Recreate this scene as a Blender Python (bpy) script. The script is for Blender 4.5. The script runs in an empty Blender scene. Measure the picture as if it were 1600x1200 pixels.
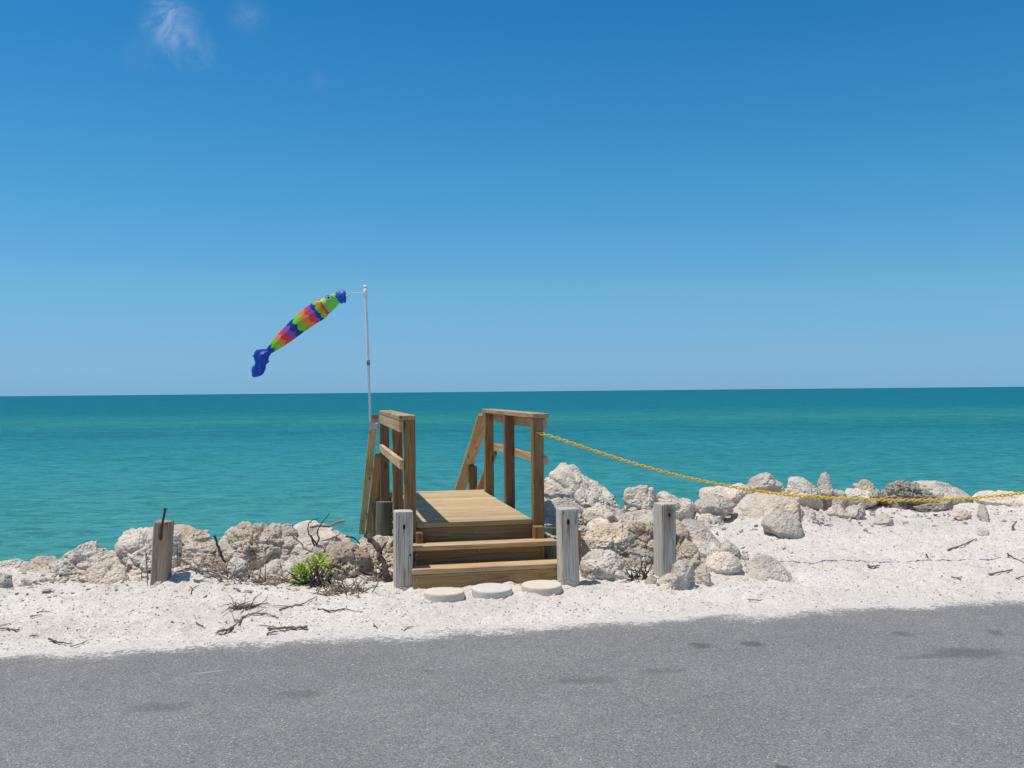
import bpy, bmesh, math, random
import numpy as np
from mathutils import Vector, Matrix

scene = bpy.context.scene
COL = scene.collection
random.seed(7)
RNG = np.random.default_rng(11)

# ------------------------------------------------------------------ camera
F = 1500.0                      # focal length in pixels of the 1600 px photograph
EYE = 1.42
ROLL = math.atan(15 / 1600.0)
PITCH = math.atan(11.5 / F)
_r = np.array([math.cos(ROLL), 0, -math.sin(ROLL)])
_u0 = np.array([math.sin(ROLL), 0, math.cos(ROLL)])
_f0 = np.array([0, 1.0, 0])
_f = _f0 * math.cos(PITCH) + _u0 * math.sin(PITCH)
_u = _u0 * math.cos(PITCH) - _f0 * math.sin(PITCH)
CAMP = np.array([0, 0, EYE])
cam_d = bpy.data.cameras.new("camera")
cam = bpy.data.objects.new("camera", cam_d)
COL.objects.link(cam)
cam_d.sensor_fit = 'HORIZONTAL'
cam_d.sensor_width = 36.0
cam_d.lens = 36.0 * F / 1600.0
cam_d.clip_start = 0.05
cam_d.clip_end = 80000
cam.matrix_world = Matrix(((_r[0], _u[0], -_f[0], 0), (_r[1], _u[1], -_f[1], 0),
                           (_r[2], _u[2], -_f[2], EYE), (0, 0, 0, 1)))
scene.camera = cam

def ray(x, y): return _f + _r * (x - 800) / F + _u * (600 - y) / F
def atY(x, y, Y):
    d = ray(x, y); return CAMP + d * (Y / d[1])
def onz(x, y, z):
    d = ray(x, y); return CAMP + d * ((z - EYE) / d[2])

# ------------------------------------------------------------------ light
SUN_TAN = 0.31                  # sideways run of a shadow per metre of height
sun_vec = Vector((-SUN_TAN, -0.02, 1.0)).normalized()
sd = bpy.data.lights.new("sun", 'SUN')
sd.energy = 4.2
sd.angle = math.radians(0.53)
sd.color = (1.0, 0.94, 0.85)
sun = bpy.data.objects.new("sun", sd)
COL.objects.link(sun)
sun.rotation_euler = sun_vec.to_track_quat('Z', 'Y').to_euler()

world = bpy.data.worlds.new("World")
scene.world = world
world.use_nodes = True
wn, wl = world.node_tree.nodes, world.node_tree.links
wn.clear()
sky = wn.new('ShaderNodeTexSky')
sky.sky_type = 'NISHITA'
sky.sun_disc = False
sky.sun_elevation = math.asin(sun_vec.z)
sky.sun_rotation = math.radians(270)
sky.altitude = 0
sky.air_density = 1.0
sky.dust_density = 0.25
sky.ozone_density = 3.0
bg = wn.new('ShaderNodeBackground')
bg.inputs['Strength'].default_value = 0.115
wo = wn.new('ShaderNodeOutputWorld')
tc = wn.new('ShaderNodeTexCoord')
# a few faint wisps of cloud high up on the left
cn = wn.new('ShaderNodeTexNoise'); cn.inputs['Scale'].default_value = 34
cn.inputs['Detail'].default_value = 7; cn.inputs['Roughness'].default_value = 0.62
cn.inputs['Distortion'].default_value = 1.1
wl.new(tc.outputs['Generated'], cn.inputs['Vector'])
cr = wn.new('ShaderNodeMapRange'); cr.inputs['From Min'].default_value = 0.36; cr.inputs['From Max'].default_value = 0.80
wl.new(cn.outputs['Fac'], cr.inputs['Value'])
acc = None
for (x, y, rad, amp) in ((268, 40, 52, 0.60), (298, 76, 42, 0.34), (388, 26, 36, 0.15), (497, 128, 18, 0.06), (215, 84, 36, 0.06)):
    d = ray(x, y); d = d / np.linalg.norm(d)
    vm = wn.new('ShaderNodeVectorMath'); vm.operation = 'DISTANCE'
    vm.inputs[1].default_value = tuple(d)
    wl.new(tc.outputs['Generated'], vm.inputs[0])
    mr = wn.new('ShaderNodeMapRange'); mr.interpolation_type = 'SMOOTHSTEP'
    mr.inputs['From Min'].default_value = rad / F; mr.inputs['From Max'].default_value = 0.0
    mr.inputs['To Min'].default_value = 0; mr.inputs['To Max'].default_value = amp
    wl.new(vm.outputs['Value'], mr.inputs['Value'])
    if acc is None: acc = mr.outputs[0]
    else:
        m = wn.new('ShaderNodeMath'); m.operation = 'MAXIMUM'
        wl.new(acc, m.inputs[0]); wl.new(mr.outputs[0], m.inputs[1]); acc = m.outputs[0]
mm = wn.new('ShaderNodeMath'); mm.operation = 'MULTIPLY'
wl.new(acc, mm.inputs[0]); wl.new(cr.outputs[0], mm.inputs[1])
mx = wn.new('ShaderNodeMix'); mx.data_type = 'RGBA'
wl.new(mm.outputs[0], mx.inputs[0])
# clear, dry air: deeper blue than the model's default haze, more so away from the horizon
sz = wn.new('ShaderNodeSeparateXYZ'); wl.new(tc.outputs['Generated'], sz.inputs[0])
sr = wn.new('ShaderNodeValToRGB'); wl.new(sz.outputs['Z'], sr.inputs[0])
_e = sr.color_ramp.elements
SKYT = ((0.0, (0.305, 0.665, 1.32)), (.0143, (.313, .627, 1.17)), (.04, (.350, .622, 1.02)), (.103, (.391, .725, .919)), (.2, (.283, .773, .957)), (.29, (.205, .745, .989)),
        (.374, (.136, .70, .988)), (.50, (.36, .82, .98)), (.66, (.75, .97, 1.0)), (1.0, (.95, 1.0, .95)))
_e[0].position, _e[0].color = SKYT[0][0], SKYT[0][1] + (1,)
_e[1].position, _e[1].color = SKYT[-1][0], SKYT[-1][1] + (1,)
for q_, c_ in SKYT[1:-1]:
    k_ = _e.new(q_); k_.color = c_ + (1,)
hs = wn.new('ShaderNodeMix'); hs.data_type = 'RGBA'; hs.blend_type = 'MULTIPLY'; hs.inputs[0].default_value = 1
hs.clamp_result = False
wl.new(sky.outputs[0], hs.inputs['A']); wl.new(sr.outputs[0], hs.inputs['B'])
wl.new(hs.outputs['Result'], mx.inputs['A'])
mx.inputs['B'].default_value = (6.6, 7.0, 7.4, 1)
wl.new(mx.outputs['Result'], bg.inputs['Color'])
wl.new(bg.outputs[0], wo.inputs['Surface'])

scene.view_settings.view_transform = 'Standard'
scene.view_settings.look = 'None'
scene.view_settings.exposure = 0.0
scene.view_settings.gamma = 1.0

# ------------------------------------------------------------------ numeric noise
_perm = np.random.default_rng(3).permutation(256)
_perm = np.concatenate([_perm, _perm, _perm])
_g = np.random.default_rng(4).normal(size=(256, 3)); _g /= np.linalg.norm(_g, axis=1)[:, None]
def perlin(P):
    Pi = np.floor(P).astype(np.int64); f = P - Pi; Pi &= 255
    w = f * f * f * (f * (f * 6 - 15) + 10)
    out = np.zeros(len(P))
    for i in (0, 1):
        for j in (0, 1):
            for k in (0, 1):
                h = _perm[_perm[_perm[(Pi[:, 0] + i) & 255] + ((Pi[:, 1] + j) & 255)] + ((Pi[:, 2] + k) & 255)]
                g = _g[h]
                d = (f - np.array([i, j, k])) * g
                wt = (w[:, 0] if i else 1 - w[:, 0]) * (w[:, 1] if j else 1 - w[:, 1]) * (w[:, 2] if k else 1 - w[:, 2])
                out += wt * d.sum(1)
    return out
def fbm(P, octv=4, gain=0.5):
    o = 0; a = 1.0
    for q in range(octv):
        o = o + a * perlin(P * (2.03 ** q) + q * 17.3); a *= gain
    return o
_wj = np.random.default_rng(5).random((256, 3))
def worley(P):
    Pi = np.floor(P).astype(np.int64); f = P - Pi
    best = np.full(len(P), 9.0)
    for i in (-1, 0, 1):
        for j in (-1, 0, 1):
            for k in (-1, 0, 1):
                h = _perm[_perm[_perm[(Pi[:, 0] + i) & 255] + ((Pi[:, 1] + j) & 255)] + ((Pi[:, 2] + k) & 255)]
                q = _wj[h] + np.array([i, j, k]) - f
                best = np.minimum(best, (q * q).sum(1))
    return np.sqrt(best)
def sstep(a, b, x):
    t = np.clip((x - a) / (b - a), 0, 1); return t * t * (3 - 2 * t)

# ------------------------------------------------------------------ object helpers
def tag(o, label=None, cat=None, group=None, kind=None):
    if label: o['label'] = label
    if cat: o['category'] = cat
    if group: o['group'] = group
    if kind: o['kind'] = kind
    return o
def link(name, me, mat=None, parent=None):
    o = bpy.data.objects.new(name, me)
    COL.objects.link(o)
    if mat is not None: me.materials.append(mat)
    if parent is not None: o.parent = parent
    return o
def empty(name, loc, rz=0.0):
    o = bpy.data.objects.new(name, None); COL.objects.link(o)
    o.empty_display_size = 0.1
    o.location = tuple(loc); o.rotation_euler = (0, 0, rz)
    return o
def mesh_np(name, V, faces, smooth=True):
    V = np.asarray(V, dtype=np.float32)
    faces = np.asarray(faces, dtype=np.int32)
    n = faces.shape[1]
    me = bpy.data.meshes.new(name)
    me.vertices.add(len(V)); me.vertices.foreach_set('co', V.ravel())
    me.loops.add(faces.size); me.loops.foreach_set('vertex_index', faces.ravel())
    me.polygons.add(len(faces))
    me.polygons.foreach_set('loop_start', np.arange(0, faces.size, n, dtype=np.int32))
    try: me.polygons.foreach_set('loop_total', np.full(len(faces), n, dtype=np.int32))
    except Exception: pass
    me.update(calc_edges=True)
    me.polygons.foreach_set('use_smooth', np.full(len(faces), smooth))
    me.validate()
    return me
def point_attr(me, name, vals):
    at = me.attributes.new(name, 'FLOAT', 'POINT')
    at.data.foreach_set('value', np.asarray(vals, dtype=np.float32))

class MB:
    """collects quads/tris in lists, built as ONE mesh"""
    def __init__(s): s.v = []; s.f = []; s.r = []
    def add(s, V, Fc, rnd=0.0):
        b = len(s.v); s.v += [tuple(p) for p in V]; s.f += [tuple(b + i for i in q) for q in Fc]
        s.r += [rnd] * len(V)
    def box(s, x0, x1, y0, y1, z0, z1, rnd=0.0, ch=0.004):
        bm = bmesh.new(); bmesh.ops.create_cube(bm, size=1)
        for v in bm.verts:
            v.co = Vector(((x0 + x1) / 2 + v.co.x * (x1 - x0), (y0 + y1) / 2 + v.co.y * (y1 - y0), (z0 + z1) / 2 + v.co.z * (z1 - z0)))
        if ch: bmesh.ops.bevel(bm, geom=list(bm.edges), offset=ch, segments=1, affect='EDGES', profile=0.5)
        bm.verts.index_update()
        s.add([v.co.copy() for v in bm.verts], [[v.index for v in f.verts] for f in bm.faces], rnd); bm.free()
    def tube(s, pts, rad, n=8, cap=True, jit=0.0, rnd=0.0):
        pts = [Vector(p) for p in pts]
        if not hasattr(rad, '__len__'): rad = [rad] * len(pts)
        V = []; Fc = []
        ref = Vector((0.13, 0.21, 0.97))
        for i, p in enumerate(pts):
            t = (pts[min(i + 1, len(pts) - 1)] - pts[max(i - 1, 0)]).normalized()
            a = t.cross(ref)
            if a.length < 0.2: a = t.cross(Vector((1, 0, 0)))
            a.normalize(); b = t.cross(a)
            for k in range(n):
                an = 2 * math.pi * k / n
                rr = rad[i] * (1 + jit * random.uniform(-1, 1))
                V.append(p + (a * math.cos(an) + b * math.sin(an)) * rr)
        for i in range(len(pts) - 1):
            for k in range(n):
                Fc.append((i * n + k, i * n + (k + 1) % n, (i + 1) * n + (k + 1) % n, (i + 1) * n + k))
        if cap:
            Fc.append(tuple(range(n))[::-1]); Fc.append(tuple((len(pts) - 1) * n + k for k in range(n)))
        s.add(V, Fc, rnd)
    def build(s, name, mat, parent=None, smooth=False):
        me = bpy.data.meshes.new(name)
        me.from_pydata([tuple(p) for p in s.v], [], s.f); me.update()
        point_attr(me, 'rnd', s.r)
        if smooth: me.polygons.foreach_set('use_smooth', [True] * len(me.polygons))
        bm = bmesh.new(); bm.from_mesh(me); bmesh.ops.recalc_face_normals(bm, faces=bm.faces); bm.to_mesh(me); bm.free()
        return link(name, me, mat, parent)

# ------------------------------------------------------------------ material helpers
class NT:
    def __init__(s, name):
        s.m = bpy.data.materials.new(name); s.m.use_nodes = True
        s.n = s.m.node_tree.nodes; s.l = s.m.node_tree.links
        s.n.clear()
        s.out = s.n.new('ShaderNodeOutputMaterial')
        s.b = s.n.new('ShaderNodeBsdfPrincipled')
        s.l.new(s.b.outputs[0], s.out.inputs['Surface'])
        s.b.inputs['Specular IOR Level'].default_value = 0.3
    def new(s, t, **kw):
        o = s.n.new(t)
        for k, v in kw.items(): setattr(o, k, v)
        return o
    def con(s, a, b): s.l.new(a, b)
    def set(s, sock, v):
        if isinstance(v, bpy.types.NodeSocket): s.l.new(v, sock)
        else: sock.default_value = v
    def coord(s, which='Object'): return s.new('ShaderNodeTexCoord').outputs[which]
    def mapping(s, vec, scale=(1, 1, 1), loc=(0, 0, 0), rot=(0, 0, 0)):
        m = s.new('ShaderNodeMapping'); s.set(m.inputs['Vector'], vec)
        m.inputs['Scale'].default_value = scale; m.inputs['Location'].default_value = loc; m.inputs['Rotation'].default_value = rot
        return m.outputs[0]
    def noise(s, vec, scale, detail=4, rough=0.5, dist=0.0):
        n = s.new('ShaderNodeTexNoise'); s.set(n.inputs['Vector'], vec)
        n.inputs['Scale'].default_value = scale; n.inputs['Detail'].default_value = detail
        n.inputs['Roughness'].default_value = rough; n.inputs['Distortion'].default_value = dist
        return n.outputs['Fac']
    def voro(s, vec, scale, feat='F1', out='Distance', rand=1.0):
        n = s.new('ShaderNodeTexVoronoi', feature=feat); s.set(n.inputs['Vector'], vec)
        n.inputs['Scale'].default_value = scale; n.inputs['Randomness'].default_value = rand
        return n.outputs[out]
    def ramp(s, fac, a, b, ca=0.0, cb=1.0, smooth=False):
        n = s.new('ShaderNodeMapRange')
        if smooth: n.interpolation_type = 'SMOOTHSTEP'
        s.set(n.inputs['Value'], fac)
        n.inputs['From Min'].default_value = a; n.inputs['From Max'].default_value = b
        n.inputs['To Min'].default_value = ca; n.inputs['To Max'].default_value = cb
        return n.outputs[0]
    def math(s, op, a, b=0.0, c=None):
        n = s.new('ShaderNodeMath', operation=op); s.set(n.inputs[0], a); s.set(n.inputs[1], b)
        if c is not None: s.set(n.inputs[2], c)
        return n.outputs[0]
    def vmath(s, op, a, b):
        n = s.new('ShaderNodeVectorMath', operation=op); s.set(n.inputs[0], a); s.set(n.inputs[1], b)
        return n.outputs['Value'] if op in ('DISTANCE', 'LENGTH', 'DOT_PRODUCT') else n.outputs[0]
    def mix(s, fac, a, b, blend='MIX'):
        n = s.new('ShaderNodeMix', data_type='RGBA', blend_type=blend)
        s.set(n.inputs[0], fac)
        s.set(n.inputs['A'], a if not isinstance(a, tuple) else tuple(a) + (1,) * (4 - len(a)))
        s.set(n.inputs['B'], b if not isinstance(b, tuple) else tuple(b) + (1,) * (4 - len(b)))
        return n.outputs['Result']
    def bump(s, h, dist, strength=1.0, normal=None):
        n = s.new('ShaderNodeBump'); s.set(n.inputs['Height'], h)
        n.inputs['Distance'].default_value = dist; n.inputs['Strength'].default_value = strength
        if normal is not None: s.set(n.inputs['Normal'], normal)
        return n.outputs[0]
    def fin(s, color, rough=0.8, normal=None):
        s.set(s.b.inputs['Base Color'], color if not isinstance(color, tuple) else tuple(color) + (1,) * (4 - len(color)))
        s.set(s.b.inputs['Roughness'], rough)
        if normal is not None: s.set(s.b.inputs['Normal'], normal)
        return s.m
    def sep(s, v):
        n = s.new('ShaderNodeSeparateXYZ'); s.set(n.inputs[0], v); return n.outputs

def mat_sand():
    t = NT('white_shell_sand'); c = t.coord()
    big = t.noise(c, 1.3, 3, 0.55); mid = t.noise(c, 9, 4, 0.6); fine = t.noise(c, 120, 2, 0.7)
    col = t.mix(t.ramp(big, 0.35, 0.65), (0.575, 0.52, 0.46), (0.675, 0.62, 0.56))
    col = t.mix(t.ramp(mid, 0.5, 0.8), col, (0.50, 0.45, 0.40))
    col = t.mix(t.ramp(fine, 0.55, 0.75, 0, 0.6), col, (0.38, 0.33, 0.28))
    cell = t.voro(c, 95, out='Color'); cs = t.sep(cell)
    col = t.mix(t.math('MULTIPLY', t.math('GREATER_THAN', cs[0], 0.93), 0.6), col, (0.80, 0.77, 0.73))
    col = t.mix(t.math('MULTIPLY', t.math('GREATER_THAN', cs[1], 0.95), 0.5), col, (0.24, 0.19, 0.15))
    cell2 = t.voro(c, 42, out='Color'); c2 = t.sep(cell2); d2 = t.voro(c, 42)
    col = t.mix(t.math('MULTIPLY', t.math('GREATER_THAN', c2[0], 0.965), t.ramp(d2, 0.5, 0.3)), col, (0.30, 0.24, 0.20))
    h = t.math('ADD', t.math('MULTIPLY', mid, 0.6), t.math('MULTIPLY', fine, 0.35))
    h = t.math('ADD', h, t.math('MULTIPLY', t.voro(c, 60), 0.5))
    return t.fin(col, 0.95, t.bump(h, 0.012, 0.9))

def mat_rock(name, light, dark, stain, pit=1.0):
    t = NT(name); c = t.coord()
    info = t.new('ShaderNodeObjectInfo')
    off = t.vmath('SCALE', (3.1, 7.7, 5.3), (0, 0, 0))
    sc = t.n[-1]; t.con(info.outputs['Random'], sc.inputs['Scale'])
    c = t.vmath('ADD', c, off)
    big = t.noise(c, 3.2, 4, 0.6); mid = t.noise(c, 16, 5, 0.65); fine = t.noise(c, 75, 3, 0.7)
    col = t.mix(t.ramp(big, 0.38, 0.62), light, tuple(0.62 * a + 0.38 * b for a, b in zip(light, dark)))
    col = t.mix(t.ramp(t.noise(c, 4.2, 3, 0.55, 0.8), 0.52, 0.66, 0, 0.85), col, stain)
    col = t.mix(t.ramp(mid, 0.52, 0.70, 0, 0.75), col, dark)
    col = t.mix(t.ramp(t.noise(c, 2.6, 4, 0.6), 0.56, 0.70, 0, 0.6), col, tuple(0.75 * x for x in dark))
    col = t.mix(t.ramp(fine, 0.58, 0.72, 0, 0.8), col, tuple(0.45 * x for x in dark))
    col = t.mix(t.ramp(t.noise(c, 48, 2, 0.6), 0.62, 0.72, 0, 0.6), col, (0.66, 0.62, 0.56))
    tn = t.new('ShaderNodeHueSaturation'); t.set(tn.inputs['Color'], col); tn.inputs['Saturation'].default_value = 1.0
    t.set(tn.inputs['Value'], t.ramp(info.outputs['Random'], 0, 1, 0.86, 1.10)); col = tn.outputs[0]
    v = t.voro(c, 34); v2 = t.voro(c, 80)
    h = t.math('ADD', t.math('MULTIPLY', mid, 0.9), t.math('MULTIPLY', fine, 0.45))
    h = t.math('ADD', h, t.math('MULTIPLY', t.ramp(v, 0.0, 0.5), 0.5 * pit))
    h = t.math('ADD', h, t.math('MULTIPLY', t.ramp(v2, 0.0, 0.5), 0.22 * pit))
    return t.fin(col, 0.95, t.bump(h, 0.017, 1.0))

def mat_wood(name, light, mid_c, dark, weather=0.0, rough=0.75):
    t = NT(name); c = t.coord()
    at = t.new('ShaderNodeAttribute'); at.attribute_name = 'rnd'
    off = t.vmath('SCALE', (13.1, 3.7, 5.3), (0, 0, 0)); t.con(at.outputs['Fac'], t.n[-1].inputs['Scale'])
    info = t.new('ShaderNodeObjectInfo')
    off2 = t.vmath('SCALE', (9.1, 2.7, 4.3), (0, 0, 0)); t.con(info.outputs['Random'], t.n[-1].inputs['Scale'])
    c = t.vmath('ADD', t.vmath('ADD', c, off), off2)
    w = t.noise(t.mapping(c, (1.1, 7, 7)), 1.0, 2, 0.5)
    ring = t.noise(t.mapping(c, (0.55, 16, 16)), 1.0, 2, 0.5, 0.4)
    r2 = t.math('FRACT', t.math('MULTIPLY', ring, 9.0))
    r2 = t.math('ABSOLUTE', t.math('SUBTRACT', r2, 0.5))
    fib = t.noise(t.mapping(c, (6, 170, 170)), 1.0, 3, 0.65)
    col = t.mix(t.ramp(w, 0.35, 0.68), light, mid_c)
    col = t.mix(t.ramp(r2, 0.30, 0.5, 0, 0.65), col, dark)
    col = t.mix(t.ramp(fib, 0.5, 0.72, 0, 0.55), col, dark)
    kn = t.voro(t.mapping(c, (2.4, 9, 9)), 1.0)
    col = t.mix(t.ramp(kn, 0.13, 0.05, 0, 0.8), col, tuple(0.5 * x for x in dark))
    tint = t.ramp(at.outputs['Fac'], 0, 1, 0.80, 1.15)
    hv = t.new('ShaderNodeHueSaturation'); t.set(hv.inputs['Color'], col); t.set(hv.inputs['Value'], tint)
    hv.inputs['Saturation'].default_value = 1.0
    col = hv.outputs[0]
    h = t.math('ADD', t.math('MULTIPLY', fib, 1.0), t.math('MULTIPLY', r2, 0.3))
    if weather:
        cr = t.noise(t.mapping(c, (1.3, 55, 55)), 1.0, 2, 0.5, 0.3)
        ck = t.ramp(t.math('ABSOLUTE', t.math('SUBTRACT', cr, 0.5)), 0.0, 0.022, 1, 0)
        gate = t.ramp(t.noise(t.mapping(c, (2, 9, 9)), 1.0, 2), 0.50, 0.60)
        ck = t.math('MULTIPLY', ck, gate)
        col = t.mix(t.math('MULTIPLY', ck, 0.85), col, (0.05, 0.045, 0.04))
        h = t.math('SUBTRACT', h, t.math('MULTIPLY', ck, 1.5))
    return t, col, t.bump(h, 0.0035 if not weather else 0.006, 0.8), rough, c

M = {}
M['sand'] = mat_sand()
M['rock_pale'] = mat_rock('pale_limestone', (0.76, 0.675, 0.575), (0.46, 0.39, 0.315), (0.65, 0.53, 0.40))
M['rock_tan'] = mat_rock('tan_limestone', (0.69, 0.585, 0.46), (0.39, 0.31, 0.23), (0.58, 0.455, 0.32))
M['rock_grey'] = mat_rock('grey_limestone', (0.62, 0.55, 0.465), (0.37, 0.32, 0.27), (0.51, 0.435, 0.345))
M['rock_dark'] = mat_rock('dark_pitted_limestone', (0.48, 0.425, 0.35), (0.21, 0.185, 0.15), (0.40, 0.33, 0.245), 1.6)
M['rock_brown'] = mat_rock('brown_limestone', (0.57, 0.465, 0.345), (0.28, 0.215, 0.15), (0.47, 0.36, 0.24), 1.4)
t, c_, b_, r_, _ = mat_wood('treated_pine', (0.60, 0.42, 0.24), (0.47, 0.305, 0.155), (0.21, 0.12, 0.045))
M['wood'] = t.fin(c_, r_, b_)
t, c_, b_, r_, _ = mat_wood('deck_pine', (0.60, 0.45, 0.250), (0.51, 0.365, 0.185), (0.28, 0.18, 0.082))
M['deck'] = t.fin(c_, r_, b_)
t, c_, b_, r_, _ = mat_wood('shaded_pine', (0.40, 0.265, 0.118), (0.30, 0.185, 0.076), (0.14, 0.075, 0.025))  # darker pine for risers and fascia, their shade put into the colour
M['wood_shaded'] = t.fin(c_, r_, b_)
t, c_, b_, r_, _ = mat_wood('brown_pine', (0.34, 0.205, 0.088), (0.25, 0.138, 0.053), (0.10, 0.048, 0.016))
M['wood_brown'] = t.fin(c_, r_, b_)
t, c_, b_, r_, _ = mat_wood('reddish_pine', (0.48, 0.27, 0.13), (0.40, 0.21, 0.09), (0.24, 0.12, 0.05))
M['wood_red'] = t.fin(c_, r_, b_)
t, c_, b_, r_, _ = mat_wood('green_stained_pile', (0.30, 0.29, 0.22), (0.20, 0.20, 0.13), (0.09, 0.085, 0.05), 1)
M['pile'] = t.fin(c_, 0.9, b_)
t, c_, b_, r_, _ = mat_wood('green_pile', (0.24, 0.30, 0.20), (0.14, 0.20, 0.12), (0.06, 0.07, 0.04), 1)
M['pile_green'] = t.fin(c_, 0.9, b_)
def weathered(name, light, mid_c, dark, rust_at=None, rust_len=0.2, rust_col=(0.30, 0.13, 0.055), rw=0.022):
    t, c, b, r, _ = mat_wood(name, light, mid_c, dark, 1)
    if rust_at is not None:
        o = t.sep(t.coord())            # local x runs up the post, y across
        wob = t.math('MULTIPLY', t.math('SUBTRACT', t.noise(t.coord(), 30, 3), 0.5), 0.03)
        dx = t.math('ABSOLUTE', t.math('SUBTRACT', t.math('ADD', o[1], wob), rust_at[1]))
        across = t.ramp(dx, rw, 0.003, 0, 1, True)
        along = t.math('MULTIPLY', t.ramp(o[0], rust_at[0] + 0.02, rust_at[0] - 0.01), t.ramp(o[0], rust_at[0] - rust_len, rust_at[0] - 0.2 * rust_len))
        k = t.math('MULTIPLY', across, along)
        front = t.ramp(o[2], 0.045, 0.055)
        c = t.mix(t.math('MULTIPLY', t.math('MULTIPLY', k, 0.85), front), c, rust_col)
    return t.fin(c, 0.92, b)
GL, GM, GD = (0.70, 0.625, 0.52), (0.57, 0.50, 0.41), (0.27, 0.235, 0.19)
M['grey_wood'] = weathered('weathered_grey_wood', GL, GM, GD)
M['twig'] = NT('dry_twig').fin((0.20, 0.15, 0.11), 0.9)
def simple(name, color, rough=0.6, var=0.25, scale=25, bump=0.002, metal=0.0):
    t = NT(name); c = t.coord()
    n = t.noise(c, scale, 4, 0.6)
    col = t.mix(t.ramp(n, 0.35, 0.7), color, tuple(max(0, x * (1 - var)) for x in color))
    t.b.inputs['Metallic'].default_value = metal
    return t.fin(col, rough, t.bump(n, bump, 0.6))
M['twig'] = simple('dry_twig', (0.34, 0.26, 0.19), 0.9, 0.6, 40, 0.004)
M['twig_dark'] = simple('dark_dead_wood', (0.12, 0.095, 0.075), 0.9, 0.6, 40, 0.006)
M['twig_pale'] = simple('bleached_driftwood', (0.42, 0.35, 0.27), 0.9, 0.5, 40, 0.004)
M['steel'] = simple('galvanised_steel', (0.55, 0.55, 0.55), 0.4, 0.3, 60, 0.001, 0.8)
M['rust'] = simple('rusty_iron', (0.10, 0.055, 0.035), 0.8, 0.6, 60, 0.002)
M['rust_orange'] = simple('orange_rust', (0.50, 0.19, 0.07), 0.9, 0.5, 40, 0.003)
M['hole'] = simple('dark_bolt_hole', (0.015, 0.012, 0.01), 0.9, 0.3)
M['pvc'] = simple('white_pipe', (0.82, 0.80, 0.82), 0.35, 0.12, 14, 0.0005)
M['white_plastic'] = simple('white_plastic', (0.80, 0.82, 0.78), 0.4, 0.1, 30, 0.0005)
M['yellow_plastic'] = simple('yellow_plastic', (0.95, 0.57, 0.02), 0.38, 0.22, 18, 0.0006)
M['string'] = simple('white_cord', (0.75, 0.75, 0.75), 0.8, 0.1)
M['concrete'] = simple('exposed_shell_concrete', (0.72, 0.62, 0.50), 0.95, 0.22, 90, 0.006)
M['concrete_grey'] = simple('pale_grey_concrete', (0.66, 0.615, 0.55), 0.95, 0.2, 60, 0.003)

# ------------------------------------------------------------------ ground shape
CR_X = np.array([-60, -5, -4, -2.4, -1.4, -0.6, 0.4, 1.0, 2.0, 3.5, 6, 60.])
CR_Y = np.array([5.0, 7.5, 7.75, 7.95, 8.0, 8.2, 8.9, 9.2, 9.8, 10.2, 10.6, 18.])
EDGE0, EDGE1 = 5.77, 0.192
def edge(x, y): return y - (EDGE0 + EDGE1 * x)
def zbase(x, y):
    x = np.asarray(x, float); y = np.asarray(y, float)
    cr = np.interp(x, CR_X, CR_Y)
    rt = sstep(-0.2, 1.2, x)
    z = (1 - rt) * 0.02 * sstep(6.75, 7.7, y - 0.05 * x) * (1 - 0.9 * sstep(-1.1, -0.8, x)) + rt * (0.08 * np.clip(y - 7, 0, 2.0) + 0.02 * np.clip(y - 9.0, 0, 2))
    # heaped sand on the right, behind the boulders
    z = z + 0.17 * np.exp(-((x - 2.55) / 0.36) ** 2 - ((y - 9.05) / 0.40) ** 2)
    z = z + 0.11 * np.exp(-((x + 2.38) / 0.33) ** 2 - ((y - 7.2) / 0.3) ** 2)
    z = z - 2.4 * sstep(cr + 0.15, cr + 2.6, y)
    e = edge(x, y)
    z = z + 0.020 * sstep(-0.05, 0.9, e) - 0.012 - 0.06 * sstep(0.0, -0.5, e)
    return z
def znoise(x, y):
    P = np.stack([x, y, np.zeros_like(x)], 1)
    e = edge(x, y)
    amp = sstep(-0.3, 0.5, e)
    n = 0.030 * fbm(P * 1.1 + 5, 3) * amp + 0.026 * fbm(P * 4.5 + 9, 3) * (0.55 + 0.45 * amp)
    n += 0.017 * fbm(P * 17 + 2, 3, 0.6) * (0.35 + 0.65 * amp)
    # crumbling little ledge on the left verge
    led = np.exp(-((y - 0.172 * x - 6.28 - 0.05 * np.sin(3 * x)) / 0.10) ** 2) * sstep(-0.9, -1.5, x)
    n += -0.034 * led * (1 + 0.8 * perlin(P * 9))
    return n
def zg(x, y):
    x = np.atleast_1d(np.asarray(x, float)); y = np.atleast_1d(np.asarray(y, float))
    return zbase(x, y) + znoise(x, y)
def gp(px, py):
    """the point of the ground seen at a pixel of the photograph"""
    d = ray(px, py); Y = np.linspace(4.2, 13, 450)
    P = CAMP[None] + d[None] * (Y / d[1])[:, None]
    k = np.nonzero(P[:, 2] <= zg(P[:, 0], P[:, 1]))[0]
    i = k[0] if len(k) else len(Y) - 1
    lo, hi = Y[max(i - 1, 0)], Y[i]
    for _ in range(12):
        m = 0.5 * (lo + hi); q = CAMP + d * (m / d[1])
        if q[2] <= zg(q[0], q[1])[0]: hi = m
        else: lo = m
    q = CAMP + d * (hi / d[1])
    return np.array([q[0], q[1], zg(q[0], q[1])[0]])

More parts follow.
